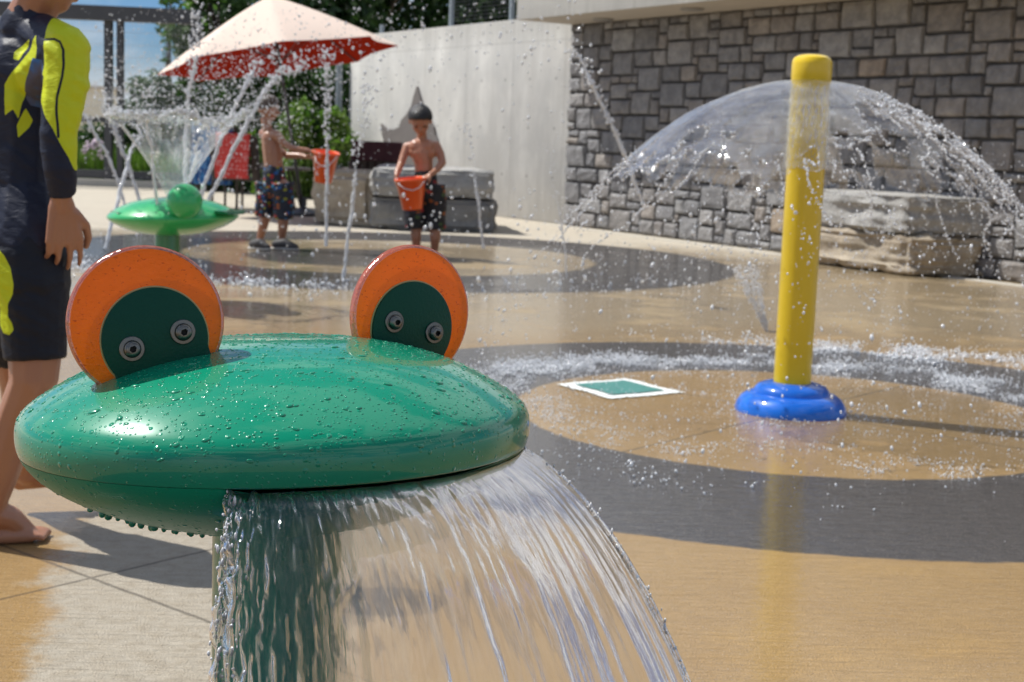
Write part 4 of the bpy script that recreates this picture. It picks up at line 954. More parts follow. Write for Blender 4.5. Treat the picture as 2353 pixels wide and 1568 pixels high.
mb.lathe(b, [(.40, .50), (.42, .505), (.42, .53), (.40, .535)], 32); mb.build('table_top', M_dk2, tb, angle=40)
for k in range(4):
    a = PI/4+PI/2*k; mb = MB(); mb.tube([b+Vector((math.cos(a)*.36, math.sin(a)*.36, 0)), b+Vector((math.cos(a)*.20, math.sin(a)*.20, .5))], .016, 8); mb.build('leg', M_dk2, tb, smooth=True)

# ------------------------------------------------------------------ turtle spout with its funnel of water
YT = 8.3; tcen = at(398, 498, YT)
tur = thing('turtle_spout', (tcen.x, YT, 0), 'bright green turtle shaped water spout with a round head, in the middle distance', 'water spout')
S = YT/FPX
mb = MB(); prof = [(.001, -.108), (.10, -.104), (.2, -.088), (.28, -.060), (.34, -.028), (.365, -.006), (.368, .004), (.355, .020), (.31, .052), (.23, .085), (.13, .104), (.06, .110), (.001, .111)]
mb.lathe(tcen+Vector((-.0, 0, -.0)), prof, 72, Matrix.Rotation(math.radians(-2), 3, 'Y'), capt=False, capb=False); mb.build('shell', M_turtle, tur, smooth=True)
hd = at(424, 463, YT-.32); mb = MB(); mb.ell(hd, (.0975, .10, .097), None, 4); mb.tube([hd, hd+Vector((-.02, .2, -.06))], [.06, .08], 16); mb.build('head', M_turtle, tur, smooth=True)
M_fin = simple('dark_green_fin', (.012, .14, .06), .25, .15, 5, Coat_Weight=.6)
for pts in ([(240, 493), (262, 487), (318, 487), (340, 492), (322, 499), (262, 500)], [(480, 488), (515, 486), (556, 492), (552, 498), (515, 501), (484, 498)]):
    mb = MB(); P = [at(x, y, YT-.22+.12*((y-493)/-7)) for x, y in pts]; zc_ = P[0].z
    P = [Vector((p.x, YT-.10+(493-y)*.022, zc_+.0)) for p, (x, y) in zip(P, pts)]; mb.poly(P, Vector((0, 0, .014))); mb.build('flipper', M_fin, tur)
mb = MB(); mb.lathe((at(385, 560, YT).x, YT, 0), [(.0725, 0), (.0725, .3), (.0725, tcen.z-.08)], 40); mb.build('post', simple('deep_green_paint', (.010, .17, .05), .2, .1, 5, Coat_Weight=.7), tur, angle=40)
# funnel
nu, nv = 360, 120; AP = at(392, 446, YT); aa, tt_ = np.meshgrid(np.linspace(-PI, PI, nu, endpoint=False), np.linspace(0, 1, nv), indexing='ij')
hmax = .455*(1+.10*vnoise(aa*2.2+9, aa*0, 51)*np.cos(aa*.5)**2+.05*vnoise(aa*9+9, aa*0, 52)*np.cos(aa*.5)**2)
zz = hmax*tt_; Rr = .040+.60*zz*(1+.0*zz)*(.80+.35*tt_)+.012*vnoise(aa*11+40, tt_*4, 53)*tt_*np.cos(aa*.5)**2
V = np.stack([AP.x+.02+Rr*np.cos(aa)+.01*zz, AP.y+Rr*np.sin(aa), AP.z-.02+zz], -1); g = grid_faces(nu, nv, True, False)
hol = vnoise(aa*2.5+30, tt_*5, 54).reshape(-1)[g[:, 0]]; tq_ = tt_.reshape(-1)[g[:, 0]]; g = g[~((hol > .45) & (tq_ > .62) & (tq_ < .93))]
me = mesh_np(V.reshape(-1, 3), g); uvset(me, np.stack([(aa+PI)/(2*PI), tt_], -1).reshape(-1, 2))
M_fun = water_film('funnel_water', .16, .9, (1, 1, 1), (50, 5, 1), .7, .01)
tag(link('water_funnel', me, M_fun), 'funnel of water spreading upward from the green turtle spout', 'water funnel')
rim = V[:, -1]; P = [rim[rng.integers(0, nu, 900)]+rng.normal(size=(900, 3))*[.012, .012, .014]]; rr = [rng.uniform(.004, .010, 900)]
K = 2300; a = rng.uniform(-PI, PI, K); hgt = rng.gamma(2.0, .11, K); q = .26+.42*rng.random(K)**1.3+.25*hgt*rng.normal(size=K)
P.append(np.stack([AP.x+q*np.cos(a)*1.05, AP.y+q*np.sin(a), AP.z+.40+hgt*np.clip(1.1-q*.5, .3, 1)-1.1*np.maximum(0, q-.35)**2*1.2], -1)); rr.append(rng.choice([.0024, .0036, .0052, .008], K, p=[.45, .34, .16, .05]))
tag(link('funnel_spray', drops_mesh(np.concatenate(P), np.concatenate(rr)), M_drop), 'cloud of spray thrown up round the rim of the funnel of water', 'spray', kind='stuff')

# ------------------------------------------------------------------ people
def skin(name, a, b):
    m, n, nt = mat(name); tc = n('ShaderNodeTexCoord').outputs['Object']
    c = n.mix(n.noise(tc, 9, 4).outputs[0], a, b); nb = n.bump(n.noise(tc, 60, 4).outputs[0], .15, .004)
    out(n, pbsdf(n, c, .42, Normal=nb, Subsurface_Weight=.08, Subsurface_Radius=(.02, .008, .004), Subsurface_Scale=.4, Coat_Weight=.25, Coat_Roughness=.15)); return m


M_sk1 = skin('tanned_skin', (.33, .15, .088), (.42, .205, .125)); M_sk2 = skin('brown_skin', (.36, .15, .085), (.44, .20, .115))
M_hair = simple('black_hair', (.012, .010, .010), .35, .3, 40, .5, 200); M_hair2 = simple('short_brown_hair', (.075, .050, .038), .6, .3, 60, .5, 300)
M_eye = simple('eye_dark', (.02, .014, .012), .2)


def hand(pr, w, d, nrm, s, curl, side_thumb=1, spread=.12):
    """palm and five fingers: w wrist, d towards the fingertips, nrm out of the palm, s hand length"""
    d = d.normalized(); nrm = (nrm-d*nrm.dot(d)).normalized(); sd = d.cross(nrm)*side_thumb
    kn = []
    for i, off in enumerate((.20, .07, -.07, -.19)):
        k = w+d*s*(.52-.02*abs(i-1))+sd*s*off; kn.append(k); pr.append(('c', w+sd*s*off*.45, k, s*.085, s*.070))
    for i, (k, ln) in enumerate(zip(kn, (.40, .46, .43, .34))):
        p = k; dd = (d+sd*spread*(1.5-i)*.5).normalized(); r = s*.052; pts = [p]; rad = [r*1.1]
        for q, (fr_, bend) in enumerate(((.45, curl*.7), (.30, curl), (.25, curl*.8))):
            ax = dd.cross(nrm).normalized(); dd = (Matrix.Rotation(bend+.06*i, 3, ax)@dd).normalized(); p = p+dd*s*ln*fr_; pts.append(p); rad.append(r*(1-.12*(q+1)))
        pr.append(('ch', pts, rad))
    t0 = w+d*s*.14+sd*s*.16; t1 = w+d*s*.34+sd*s*.33+nrm*s*.08; t2 = w+d*s*.52+sd*s*.38+nrm*s*.16; t3 = w+d*s*.66+sd*s*.36+nrm*s*.22
    pr.append(('ch', [t0, t1, t2, t3], [s*.085, s*.068, s*.058, s*.045]))


def head(pr, c, fwd, up, s):
    """s = head height"""
    fwd = fwd.normalized(); up = (up-fwd*up.dot(fwd)).normalized(); rt = fwd.cross(up); R = Matrix((rt, fwd, up)).transposed()
    pr += [('e', c+up*s*.10-fwd*s*.04, (s*.37, s*.44, s*.40), R), ('e', c-up*s*.14+fwd*s*.08, (s*.29, s*.32, s*.30), R), ('e', c-up*s*.32+fwd*s*.20, (s*.15, s*.14, s*.12), R),
           ('c', c+up*s*.00+fwd*s*.385, c-up*s*.10+fwd*s*.46, s*.035, s*.055), ('e', c-up*s*.225+fwd*s*.385, (s*.10, s*.04, s*.022), R), ('e', c-up*s*.26+fwd*s*.375, (s*.085, s*.04, s*.024), R),
           ('e', c+up*s*.075+fwd*s*.37, (s*.22, s*.05, s*.035), R)]
    for q in (-1, 1):
        pr += [('e', c-up*s*.03+rt*q*s*.37-fwd*s*.04, (s*.045, s*.075, s*.125), R), ('e', c-up*s*.12+fwd*s*.24+rt*q*s*.15, (s*.13, s*.13, s*.12), R)]
    return R, rt


def eyes(par, c, R, s, mt):
    for q in (-1, 1):
        mb = MB(); mb.ell(c+R@Vector((q*s*.15, s*.385, s*.0)), (s*.060, s*.03, s*.022), R, 2); mb.build('eye', mt, par, smooth=True)


def cap_hair(par, c, R, s, mt, front=.10, nape=-.22, thick=1.07, seed=0):
    """hair as one shell: the skull's upper and back part"""
    me_src = MB(); me_src.ell(Vector((0, 0, 0)), (1, 1, 1), None, 5); V = [Vector(v) for v in me_src.V]; keep = []
    def ok(v):  # v unit sphere, y forward, z up
        lim = nape+(front-nape)*max(0, min(1, (v.y+.45)/1.1))+.06*math.sin(v.x*23+seed)+.04*math.sin(v.x*51+v.y*17)
        if v.y > .62: lim = front+.30*(v.y-.3)+.05*math.sin(v.x*29+seed)
        return v.z > lim
    kp = [ok(v) for v in V]; Fk = [f for f in me_src.F if sum(kp[i] for i in f) >= 2]
    used = sorted({i for f in Fk for i in f}); mp = {i: j for j, i in enumerate(used)}; cen = c+R@Vector((0, -s*.04, s*.11))
    W = []
    for i in used:
        v = V[i]; k = thick*(1+.012*math.sin(v.x*40+v.z*31)+.012*math.sin(v.y*47)); W.append(cen+R@Vector((v.x*s*.385*k, v.y*s*.455*k, v.z*s*.415*k)))
    o = link('hair', mesh_list(W, [tuple(mp[i] for i in f) for f in Fk]), mt, par); sd = o.modifiers.new('t', 'SOLIDIFY'); sd.thickness = s*.05; sd.offset = -1; return o


def planar(o, polys, names, y0):
    """signed distance (in pixels at the child's distance) to flat print outlines, as point attributes"""
    me = o.data; co = np.empty(len(me.vertices)*3, dtype=np.float32); me.vertices.foreach_get('co', co); co = co.reshape(-1, 3)+np.array(wl(o)); co[:, 1] = y0
    x, y = proj(co)
    for nm, pl in zip(names, polys):
        best = np.full(len(x), -1e9)
        for poly in pl:
            if len(poly[0]) == 3:   # a stroke: points with a width
                d = np.full(len(x), 1e9); wdt = poly[0][2]
                for (ax, ay, _), (bx, by, _) in zip(poly[:-1], poly[1:]):
                    t = np.clip(((x-ax)*(bx-ax)+(y-ay)*(by-ay))/((bx-ax)**2+(by-ay)**2+1e-9), 0, 1); d = np.minimum(d, np.hypot(x-ax-t*(bx-ax), y-ay-t*(by-ay)))
                sgn = wdt-d
            else:
                d = np.full(len(x), 1e9); ins = np.zeros(len(x), bool); k = len(poly)
                for i in range(k):
                    ax, ay = poly[i]; bx, by = poly[(i+1) % k]
                    t = np.clip(((x-ax)*(bx-ax)+(y-ay)*(by-ay))/((bx-ax)**2+(by-ay)**2+1e-9), 0, 1); d = np.minimum(d, np.hypot(x-ax-t*(bx-ax), y-ay-t*(by-ay)))
                    ins ^= ((ay > y) != (by > y)) & (x < (bx-ax)*(y-ay)/(by-ay+1e-12)+ax)
                sgn = np.where(ins, d, -d)
            best = np.maximum(best, sgn)
        a = me.attributes.new(nm, 'FLOAT', 'POINT'); a.data.foreach_set('value', np.clip(best, -50, 50).astype(np.float32))


# the child walking past at the left, cut by the frame
YC = 3.40
def J(px_, py_, dy=0.0): return at(px_, py_, YC+dy)
fwd = Vector((.78, .62, 0)).normalized()
pr = []
hc = J(98, -80, .0)
Rh, rt = head(pr, hc, (fwd*1+Vector((0, 0, -.18))), Vector((.1, .08, 1)), .225)
pr += [('ch', [J(62, 70, .02), J(80, 20, .01), J(98, -20, .0)], [.062, .052, .055])]
sR = J(152, 112, -.10); sL = J(-22, 100, .13)
pr += [('ch', [J(70, 75, .02), sR], [.05, .048]), ('ch', [J(70, 75, .02), sL], [.05, .048]), ('c', J(62, 160, .02), J(60, 330, .02), .088, .078), ('c', J(60, 330, .02), J(48, 560, .02), .078, .09), ('e', J(40, 560, .03), (.10, .10, .10))]
# arms
eR, wR = J(133, 310, -.14), J(141, 470, -.12)
pr += [('ch', [sR, J(150, 200, -.12), eR, J(140, 390, -.14), wR], [.044, .040, .033, .031, .023])]
hand(pr, wR, J(152, 600, -.10)-J(141, 470, -.12), Vector((-.55, .75, .0)), .172, .26, 1, .08)
eL, wL_ = J(-80, 300, .16), J(-60, 450, .22)
pr += [('ch', [sL, eL, wL_], [.044, .033, .023])]; hand(pr, wL_, J(-50, 590, .24)-wL_, Vector((0, -1, 0)), .158, .3, -1)
# legs
kR, aR = J(78, 872, -.07), J(-22, 1168, -.04)
pr += [('ch', [J(68, 600, -.04), J(82, 760, -.06), kR], [.082, .066, .056]), ('ch', [kR, J(42, 965, -.05), aR], [.055, .053, .034])]
kL, aL = J(50, 880, .16), J(62, 1078, .26)
pr += [('ch', [J(18, 600, .10), J(30, 760, .13), kL], [.082, .066, .055]), ('ch', [kL, J(52, 970, .20), aL], [.053, .048, .034])]
def foot(pr, a, heel, ball, toe, sdv, s=1.0):
    pr += [('ch', [a, heel+Vector((0, 0, .02))], [.032*s, .026*s]), ('ch', [a+Vector((0, 0, -.01)), (a+ball)/2+Vector((0, 0, .008)), ball], [.034*s, .030*s, .022*s]), ('ch', [heel, ball+sdv*.018*s], [.022*s, .018*s]), ('ch', [heel, ball-sdv*.018*s], [.022*s, .018*s])]
    d = (toe-ball)
    for i in range(5):
        o = sdv*(.030-.0152*i)*s; ln = (1.0, .92, .84, .74, .62)[i]; pr.append(('ch', [ball+o*.8, ball+o+d*ln*.6+Vector((0, 0, .003)), ball+o*1.05+d*ln], [.012*s, (.0115 if i == 0 else .009)*s, (.011 if i == 0 else .0078)*s]))
gR = gz(112, 1240); hR = gz(-62, 1252)
fz = Vector((0, 0, .018)); dF = (gR-hR).normalized(); sdF = Vector((-dF.y, dF.x, 0))
foot(pr, aR, hR+fz, hR.lerp(gR, .74)+fz, gR+Vector((0, 0, .010)), sdF)
fL0 = J(45, 1108, .27); fL1 = J(190, 1095, .30); foot(pr, aL, fL0, fL0.lerp(fL1, .74), fL1, Vector((0, 1, 0)))
base = ((gR+hR)/2); base.z = 0
child = blob('person', pr, .0045, M_sk1, None, 5, base)
tag(child, 'barefoot child in navy and yellow long sleeved swim shirt, cut by the left edge', 'person')
eyes(child, hc, Rh, .225, M_eye); cap_hair(child, hc, Rh, .225, M_hair, .15, -.30, 1.06, 2)
# swim shirt
t_ = .0055
ps = [('ch', [J(62, 72, .02), J(74, 44, .012)], [.066, .058]), ('ch', [J(70, 75, .02), sR], [.056, .0545]), ('ch', [J(70, 75, .02), sL], [.056, .0545]), ('c', J(62, 160, .02), J(60, 330, .02), .097, .086), ('c', J(60, 330, .02), J(50, 520, .02), .086, .098), ('c', J(50, 520, .02), J(47, 575, .03), .098, .106), ('c', J(62, 470, -.01), J(64, 555, -.03), .080, .096),
      ('ch', [sR, J(152, 200, -.12), eR], [.0545, .0505, .041]), ('t', [eR, J(139, 390, -.14), J(143.5, 449, -.123)], [.0415, .037, .0305]), ('e', eR, (.0415, .0415, .0415)), ('ch', [sL, eL], [.0545, .040]), ('t', [eL, eL.lerp(wL_, .9)], [.040, .030]), ('c', sR, J(100, 170, -.03), .052, .07), ('c', sL, J(20, 170, .05), .052, .07)]
def wrink(me):
    co = np.empty(len(me.vertices)*3, dtype=np.float32); me.vertices.foreach_get('co', co); co = co.reshape(-1, 3); nr = np.empty(len(me.vertices)*3, dtype=np.float32); me.vertices.foreach_get('normal', nr); nr = nr.reshape(-1, 3)
    q = co[:, 2]*46+co[:, 0]*30; q2 = co[:, 0]*12-co[:, 2]*7+co[:, 1]*9
    h = .0018*vnoise(q+60, q2+60, 61)+.0011*vnoise(q*1.9+60, q2*2.2+60, 62)
    me.vertices.foreach_set('co', (co+nr*h[:, None]).astype(np.float32).ravel())
shirt = blob('swim_shirt', ps, .0042, None, child, 5, None, wrink)
k1 = lambda L_: [tuple([x*.36637, y*.36637]+([w_[0]] if w_ else [])) for x, y, *w_ in L_]
yel = [k1([(0, 310), (60, 262), (128, 232), (98, 290), (42, 368), (0, 358)]), k1([(-60, 520), (0, 440), (70, 372), (132, 310), (152, 250), (180, 208), (194, 300), (190, 370), (160, 400), (120, 470), (80, 570), (50, 650), (30, 745), (0, 680), (-60, 720)]), k1([(18, 785), (72, 672), (112, 752), (90, 800), (26, 866)]),
       k1([(250, 60), (420, 60), (640, 200), (640, 700), (500, 1100), (472, 1094), (440, 990), (396, 900), (352, 810), (300, 740), (250, 640), (252, 545), (262, 480), (246, 462), (262, 400), (258, 260)])]
navl = [k1([(262, 246, 3.0), (330, 244, 3), (372, 262, 3), (394, 312, 3), (404, 400, 3), (399, 480, 3), (386, 545, 3), (372, 620, 3), (372, 700, 3), (380, 780, 3), (386, 860, 3)])]
blu = [k1([(165, 358), (235, 372), (252, 432), (238, 520), (212, 650), (165, 672), (100, 655), (74, 610), (84, 560), (112, 480)])]
planar(shirt, [yel, navl, blu], ['yel', 'navl', 'blu'], YC-.155)
def suit(name, base):
    m, n, nt = mat(name); P = n('ShaderNodeTexCoord').outputs['Object']; at_ = lambda q: n('ShaderNodeAttribute', attribute_name=q).outputs['Fac']
    c = n.mix(n.noise(P, 3, 3).outputs[0], tuple(q*.8 for q in base), tuple(q*1.2 for q in base))
    bl = n.mix(n.ss(n.noise(n.map(P, (14, 14, 5)), 1, 3).outputs[0], .42, .56), (.035, .15, .42), (.085, .085, .13))
    c = n.mix(n.ss(at_('yel'), -.6, .6), c, (.56, .64, .015)); c = n.mix(n.ss(at_('blu'), -1, 1), c, bl); c = n.mix(n.ss(at_('navl'), -.5, .5), c, (.012, .016, .028))
    w1 = n.noise(n.map(P, (20, 20, 46), (0, math.radians(28), 0)), 1, 4, .55, .7).outputs[0]; w2 = n.noise(P, 500, 2).outputs[0]
    out(n, pbsdf(n, c, .52, Normal=n.bump(n.m('ADD', w1, n.m('MULTIPLY', w2, .05)), .35, .010), Specular_IOR_Level=.3)); return m
M_suit = suit('swim_shirt_fabric', (.012, .016, .036)); shirt.data.materials.append(M_suit)
ps = [('c', J(50, 545, .02), J(44, 600, .03), .104, .110), ('t', [J(66, 585, -.03), J(76, 720, -.055), J(81, 826, -.066)], [.098, .080, .0705]), ('t', [J(22, 585, .09), J(32, 730, .125), J(44, 826, .15)], [.098, .078, .068]), ('c', J(44, 600, .03), J(50, 640, .03), .09, .08), ('c', J(66, 580, -.036), J(70, 650, -.046), .094, .092), ('c', J(20, 590, .095), J(24, 650, .105), .094, .09)]
shorts = blob('swim_shorts', ps, .0045, None, child, 5, None, wrink)
k4 = lambda L_: [(x*.5615, y*.5615+517) for x, y in L_]
planar(shorts, [[k4([(0, 95), (30, 120), (62, 175), (77, 240), (72, 275), (50, 320), (47, 370), (66, 395), (74, 425), (55, 445), (22, 440), (4, 405), (6, 350), (0, 300), (-30, 260), (-30, 150)]), k4([(270, 225), (300, 215), (300, 330), (274, 320)])], [], []], ['yel', 'navl', 'blu'], YC-.10)
shorts.data.materials.append(suit('swim_shorts_fabric', (.007, .009, .018)))


def printed(name, base, cols, sc):
    m, n, nt = mat(name); P = n('ShaderNodeTexCoord').outputs['Object']
    v = n('ShaderNodeTexVoronoi', {'Vector': n.map(P, (1, 1, 1.5)), 'Scale': sc, 'Randomness': 1.0}, feature='F1'); r = n('ShaderNodeSeparateColor', {0: v.outputs['Color']}).outputs[0]
    c = base; k = len(cols)
    cr = n.ramp(r, [(0, base)]+[(.30+.7*i/k, q) for i, q in enumerate(cols)]); cr.node.color_ramp.interpolation = 'CONSTANT'
    c = n.mix(n.ss(v.outputs['Distance'], .52, .44), base, cr)
    out(n, pbsdf(n, c, .6, Normal=n.bump(n.noise(P, 18, 4).outputs[0], .8, .02))); return m


# boy with outstretched bucket, seen from behind
def boy(Y0, d, skinm, hairm, shortm, label, hs, face, up):
    def Q(t): return at(t[0], t[1], Y0+(t[2] if len(t) > 2 else 0))
    pr = []; hc = Q(d['head']); R, rt = head(pr, hc, face, up, hs)
    pr += [('ch', [Q(q) for q in d['neck']], d['neckr'])]
    for a, b, r0, r1 in d['torso']: pr.append(('c', Q(a), Q(b), r0, r1))
    for pts, rad in d['limbs']: pr.append(('ch', [Q(q) for q in pts], rad))
    for w_, tip, nrm, th_, cu in d['hands']: hand(pr, Q(w_), Q(tip)-Q(w_), Vector(nrm), .125, cu, th_)
    for a, he, to in d.get('feet', []):
        h_, t__ = Q(he), Q(to); h_.z = t__.z = .02; foot(pr, Q(a), h_, h_.lerp(t__, .74), t__, Vector((-(t__-h_).y, (t__-h_).x, 0)).normalized(), .9)
    b = gz(*d['base']); o = blob('person', pr, .0055, skinm, None, 3, b); tag(o, label, 'person')
    eyes(o, hc, R, hs, M_eye); cap_hair(o, hc, R, hs, hairm, d.get('front', .12), d.get('nape', -.25), 1.11, Y0)
    ps = []
    for pts, rad in d['shorts']: ps.append(('t' if len(pts) > 2 else 'c', [Q(q) for q in pts], rad) if len(pts) > 2 else ('c', Q(pts[0]), Q(pts[1]), rad[0], rad[1]))
    def wr(me):
        co = np.empty(len(me.vertices)*3, dtype=np.float32); me.vertices.foreach_get('co', co); co = co.reshape(-1, 3); nr = np.empty_like(co).ravel(); me.vertices.foreach_get('normal', nr); nr = nr.reshape(-1, 3)
        me.vertices.foreach_set('co', (co+nr*(.006*vnoise(co[:, 0]*22+60, co[:, 2]*9+60, 63))[:, None]).astype(np.float32).ravel())
    blob('swim_trunks', ps, .007, shortm, o, 2, None, wr)
    return o, Q
d = dict(head=(616, 250, 0), neck=[(614, 296, .0), (610, 275, .0)], neckr=[.045, .042], base=(632, 572), front=.16, nape=-.35,
    torso=[((622, 318, 0), (626, 350, 0), .082, .085), ((626, 350, 0), (630, 395, 0), .085, .080), ((630, 392, 0), (632, 430, 0), .088, .095), ((606, 308, .06), (636, 311, -.07), .045, .045)],
    limbs=[([(637, 311, -.09), (650, 328, -.12), (668, 340, -.15), (692, 345, -.15), (708, 346, -.15)], [.040, .034, .029, .026, .020]), ([(618, 309, .08), (642, 345, .12), (660, 358, .10), (688, 358, .04), (704, 361, .0)], [.040, .033, .029, .026, .020]),
           ([(618, 430, .05), (612, 490, .04), (604, 522, .05), (597, 551, .07)], [.072, .050, .043, .027]), ([(648, 430, -.04), (652, 495, -.04), (650, 525, -.04), (646, 556, -.02)], [.072, .050, .043, .027])],
    hands=[((707, 346, -.15), (726, 350, -.13), (.1, .3, -1), 1, .5), ((703, 361, .0), (720, 364, -.03), (.2, .2, 1), 1, .5)],
    feet=[((598, 553, .07), (588, 562, .07), (618, 572, -.05)), ((646, 558, -.02), (638, 566, .0), (682, 572, -.02))],
    shorts=[([(630, 396, 0), (632, 430, 0)], [.100, .112]), ([(614, 420, .05), (610, 470, .045), (607, 499, .045)], [.100, .088, .082]), ([(648, 420, -.045), (652, 470, -.04), (652, 504, -.04)], [.100, .090, .084])])
M_pr1 = printed('printed_trunks', (.012, .018, .035), [(.01, .10, .35), (.35, .02, .02), (.30, .30, .02), (.02, .02, .03), (.01, .20, .40), (.40, .10, .02)], 26)
b1, Q1 = boy(12.47, d, M_sk1, M_hair2, M_pr1, 'shirtless boy in multicoloured printed trunks holding an orange bucket out in both hands', .215, Vector((.85, .35, -.12)), Vector((.05, 0, 1)))
M_shoe = simple('dark_shoe', (.05, .048, .05), .7, .2, 30); M_sole = simple('pale_sole', (.45, .43, .40), .6)
for a, b, dy in (((582, 560), (620, 575), .03), ((634, 566), (686, 573), -.02)):
    p, q = gz(a[0], 574), gz(b[0], 577); ax = (q-p).normalized(); pr = [('ch', [p+Vector((0, 0, .045)), p.lerp(q, .35)+Vector((0, 0, .055)), q+Vector((0, 0, .030))-ax*.03], [.040, .045, .030])]
    o = blob('shoe', pr, .006, M_shoe, b1, 2); mb = MB(); mb.tube([p-ax*.035+Vector((0, 0, .012)), p.lerp(q, .5)+Vector((0, 0, .012)), q+Vector((0, 0, .012))], [.036, .043, .030], 16); s = mb.build('sole', M_sole, o, smooth=True)
    me = s.data
    for v in me.vertices: v.co.z = v.co.z-(v.co.z+wl(o).z-.012)*.62
d = dict(head=(966, 278, -.04), neck=[(970, 335, .02), (969, 305, .0)], neckr=[.046, .042], base=(976, 592), front=.20, nape=-.30,
    torso=[((958, 338, .0), (982, 338, .0), .070, .070), ((968, 352, .0), (973, 372, .0), .088, .082), ((973, 375, .0), (976, 410, .0), .080, .080), ((976, 408, 0), (978, 440, 0), .086, .095), ((942, 338, .02), (998, 336, .02), .044, .044), ((955, 350, 0), (988, 350, 0), .062, .062)],
    limbs=[([(936, 338, .02), (927, 360, -.02), (921, 378, -.06), (914, 394, -.14), (911, 404, -.18)], [.040, .034, .030, .027, .020]), ([(1002, 336, .02), (1012, 355, .0), (1017, 374, -.04), (1004, 391, -.12), (990, 401, -.18)], [.041, .036, .031, .028, .021]),
           ([(958, 440, .0), (956, 510, .0), (956, 545, -.01), (958, 586, .02)], [.078, .054, .044, .027]), ([(998, 440, .0), (1000, 510, .0), (1000, 548, -.01), (998, 586, .02)], [.078, .054, .044, .027])],
    hands=[((911, 403, -.18), (910, 420, -.20), (.8, .2, -.2), -1, .55), ((989, 402, -.18), (974, 411, -.22), (-.2, .3, -.9), 1, .55)],
    feet=[((958, 586, .02), (957, 590, .05), (953, 596, -.14)), ((998, 586, .02), (999, 590, .05), (1003, 596, -.14))],
    shorts=[([(976, 408, 0), (978, 440, 0)], [.100, .112]), ([(957, 425, .0), (954, 480, .0), (953, 526, .0)], [.100, .095, .090]), ([(997, 425, .0), (1000, 480, .0), (1000, 526, .0)], [.100, .095, .090])])
M_pr2 = printed('dark_printed_trunks', (.010, .010, .014), [(.010, .010, .014), (.30, .02, .02), (.012, .012, .016), (.05, .10, .03), (.012, .012, .02), (.35, .10, .02), (.03, .03, .05)], 20)
b2, Q2 = boy(12.20, d, M_sk2, M_hair, M_pr2, 'shirtless boy with black hair looking down into the orange bucket he holds', .235, Vector((.10, -1, -.62)), Vector((0, -.35, 1)))

M_or = simple('orange_plastic', (.90, .115, .012), .35, .06, 6, Coat_Weight=.4, Subsurface_Weight=.0)
M_hd = simple('white_handle', (.75, .72, .72), .4)
def bucket(Y0, top, bot, r1, r2, label, hpts):
    T_, B_ = at(top[0], top[1], Y0+top[2]), at(bot[0], bot[1], Y0+bot[2]); ax = (T_-B_).normalized(); h = (T_-B_).length
    x = ax.orthogonal().normalized(); R = Matrix((x, ax.cross(x), ax)).transposed(); mb = MB()
    mb.lathe(B_, [(.001, .001), (r2-.002, 0), (r2, .004), (r1-.004, h-.022), (r1+.003, h-.020), (r1+.005, h-.012), (r1+.005, h-.002), (r1+.002, h), (r1-.003, h-.003), (r1-.006, h-.02), (r2-.004, .008), (.001, .006)], 48, R, capt=False, capb=False)
    o = mb.build('bucket', M_or, smooth=True, base=tuple(B_)); tag(o, label, 'bucket', 'orange plastic buckets'); mb = MB()
    P = [at(*q[:2], Y0+q[2]) for q in hpts]; mb.tube(P, .0042, 8); mb.build('handle', M_hd, o, smooth=True)
bucket(12.33, (750, 349, 0), (742, 419, .03), .112, .073, 'orange bucket held out by the boy in the multicoloured trunks', [(724, 352, -.02), (726, 372, -.11), (738, 382, -.12), (756, 380, -.11), (770, 366, -.10), (777, 354, -.02)])
bucket(11.98, (943, 409, 0), (948, 481, .02), .128, .083, 'orange bucket with a white handle held by the black haired boy', [(911, 411, -.02), (917, 424, -.10), (930, 434, -.12), (948, 438, -.125), (963, 432, -.12), (973, 420, -.10), (976, 411, -.02)])

# ------------------------------------------------------------------ jets
def jet(label, pts, Ys, w0=.012, tail=.25, nb=160, sc=1.0, seed=1, fade=1.0):
    w0 *= 1.15
    P = [at(x, y, Y_) for (x, y), Y_ in zip(pts, Ys)]; arr = np.array([tuple(p) for p in P]); s = np.concatenate([[0], np.cumsum(np.linalg.norm(np.diff(arr, axis=0), axis=1))])
    # smooth by quadratic fit through the samples
    dg = min(len(P)-1, 3); f = [np.polyfit(s, arr[:, i], dg) for i in range(3)]; k = 170; q = np.linspace(0, s[-1], k)
    C_ = np.stack([np.polyval(f[i], q) for i in range(3)], -1); t = q/s[-1]; u2 = q*13
    C_ += np.stack([vnoise(u2+seed, q*0, 71), vnoise(u2+seed+50, q*0, 72), .4*vnoise(u2+seed+90, q*0, 73)], -1)*(.004+.016*t[:, None]**2)
    r = w0*(1+.30*vnoise(q*40+seed, q*0, 74)+.35*vnoise(q*14+seed, q*0, 75)*t)*(1-.30*t); mb = MB()
    n1 = int(k*(1-tail)); mb.tube(C_[:n1], list(np.maximum(.002, r[:n1]*np.clip((n1-np.arange(n1))/12, .15, 1))), 8)
    r_ = np.random.default_rng(seed); ti = np.clip(r_.beta(2.2, 1.0, nb), 0, 1); ii = (ti*(k-1)).astype(int); D_ = C_[ii]+r_.normal(size=(nb, 3))*(.006+.040*ti[:, None]**3)*fade
    D_[:, 2] = np.maximum(D_[:, 2], .01)
    o = link('water_jet', mesh_list(mb.V, mb.F), M_jet, base=tuple(P[0])); tag(o, label, 'water jet', 'thin jets of water arching from the ground')
    tag(link('drops', drops_mesh(D_, w0*r_.uniform(.25, .95, nb)), M_jet, o), kind='stuff')
jet('thin water jet at the far left, leaning away to the left from the turtle spout', [(287, 490), (240, 345), (184, 246), (168, 215)], [12.2]*4, .013, .12, 60, seed=1)
jet('water jet crossing behind the turtle spout, rising to the upper left', [(327, 490), (283, 349), (245, 243), (232, 190)], [12.6]*4, .015, .2, 120, seed=2)
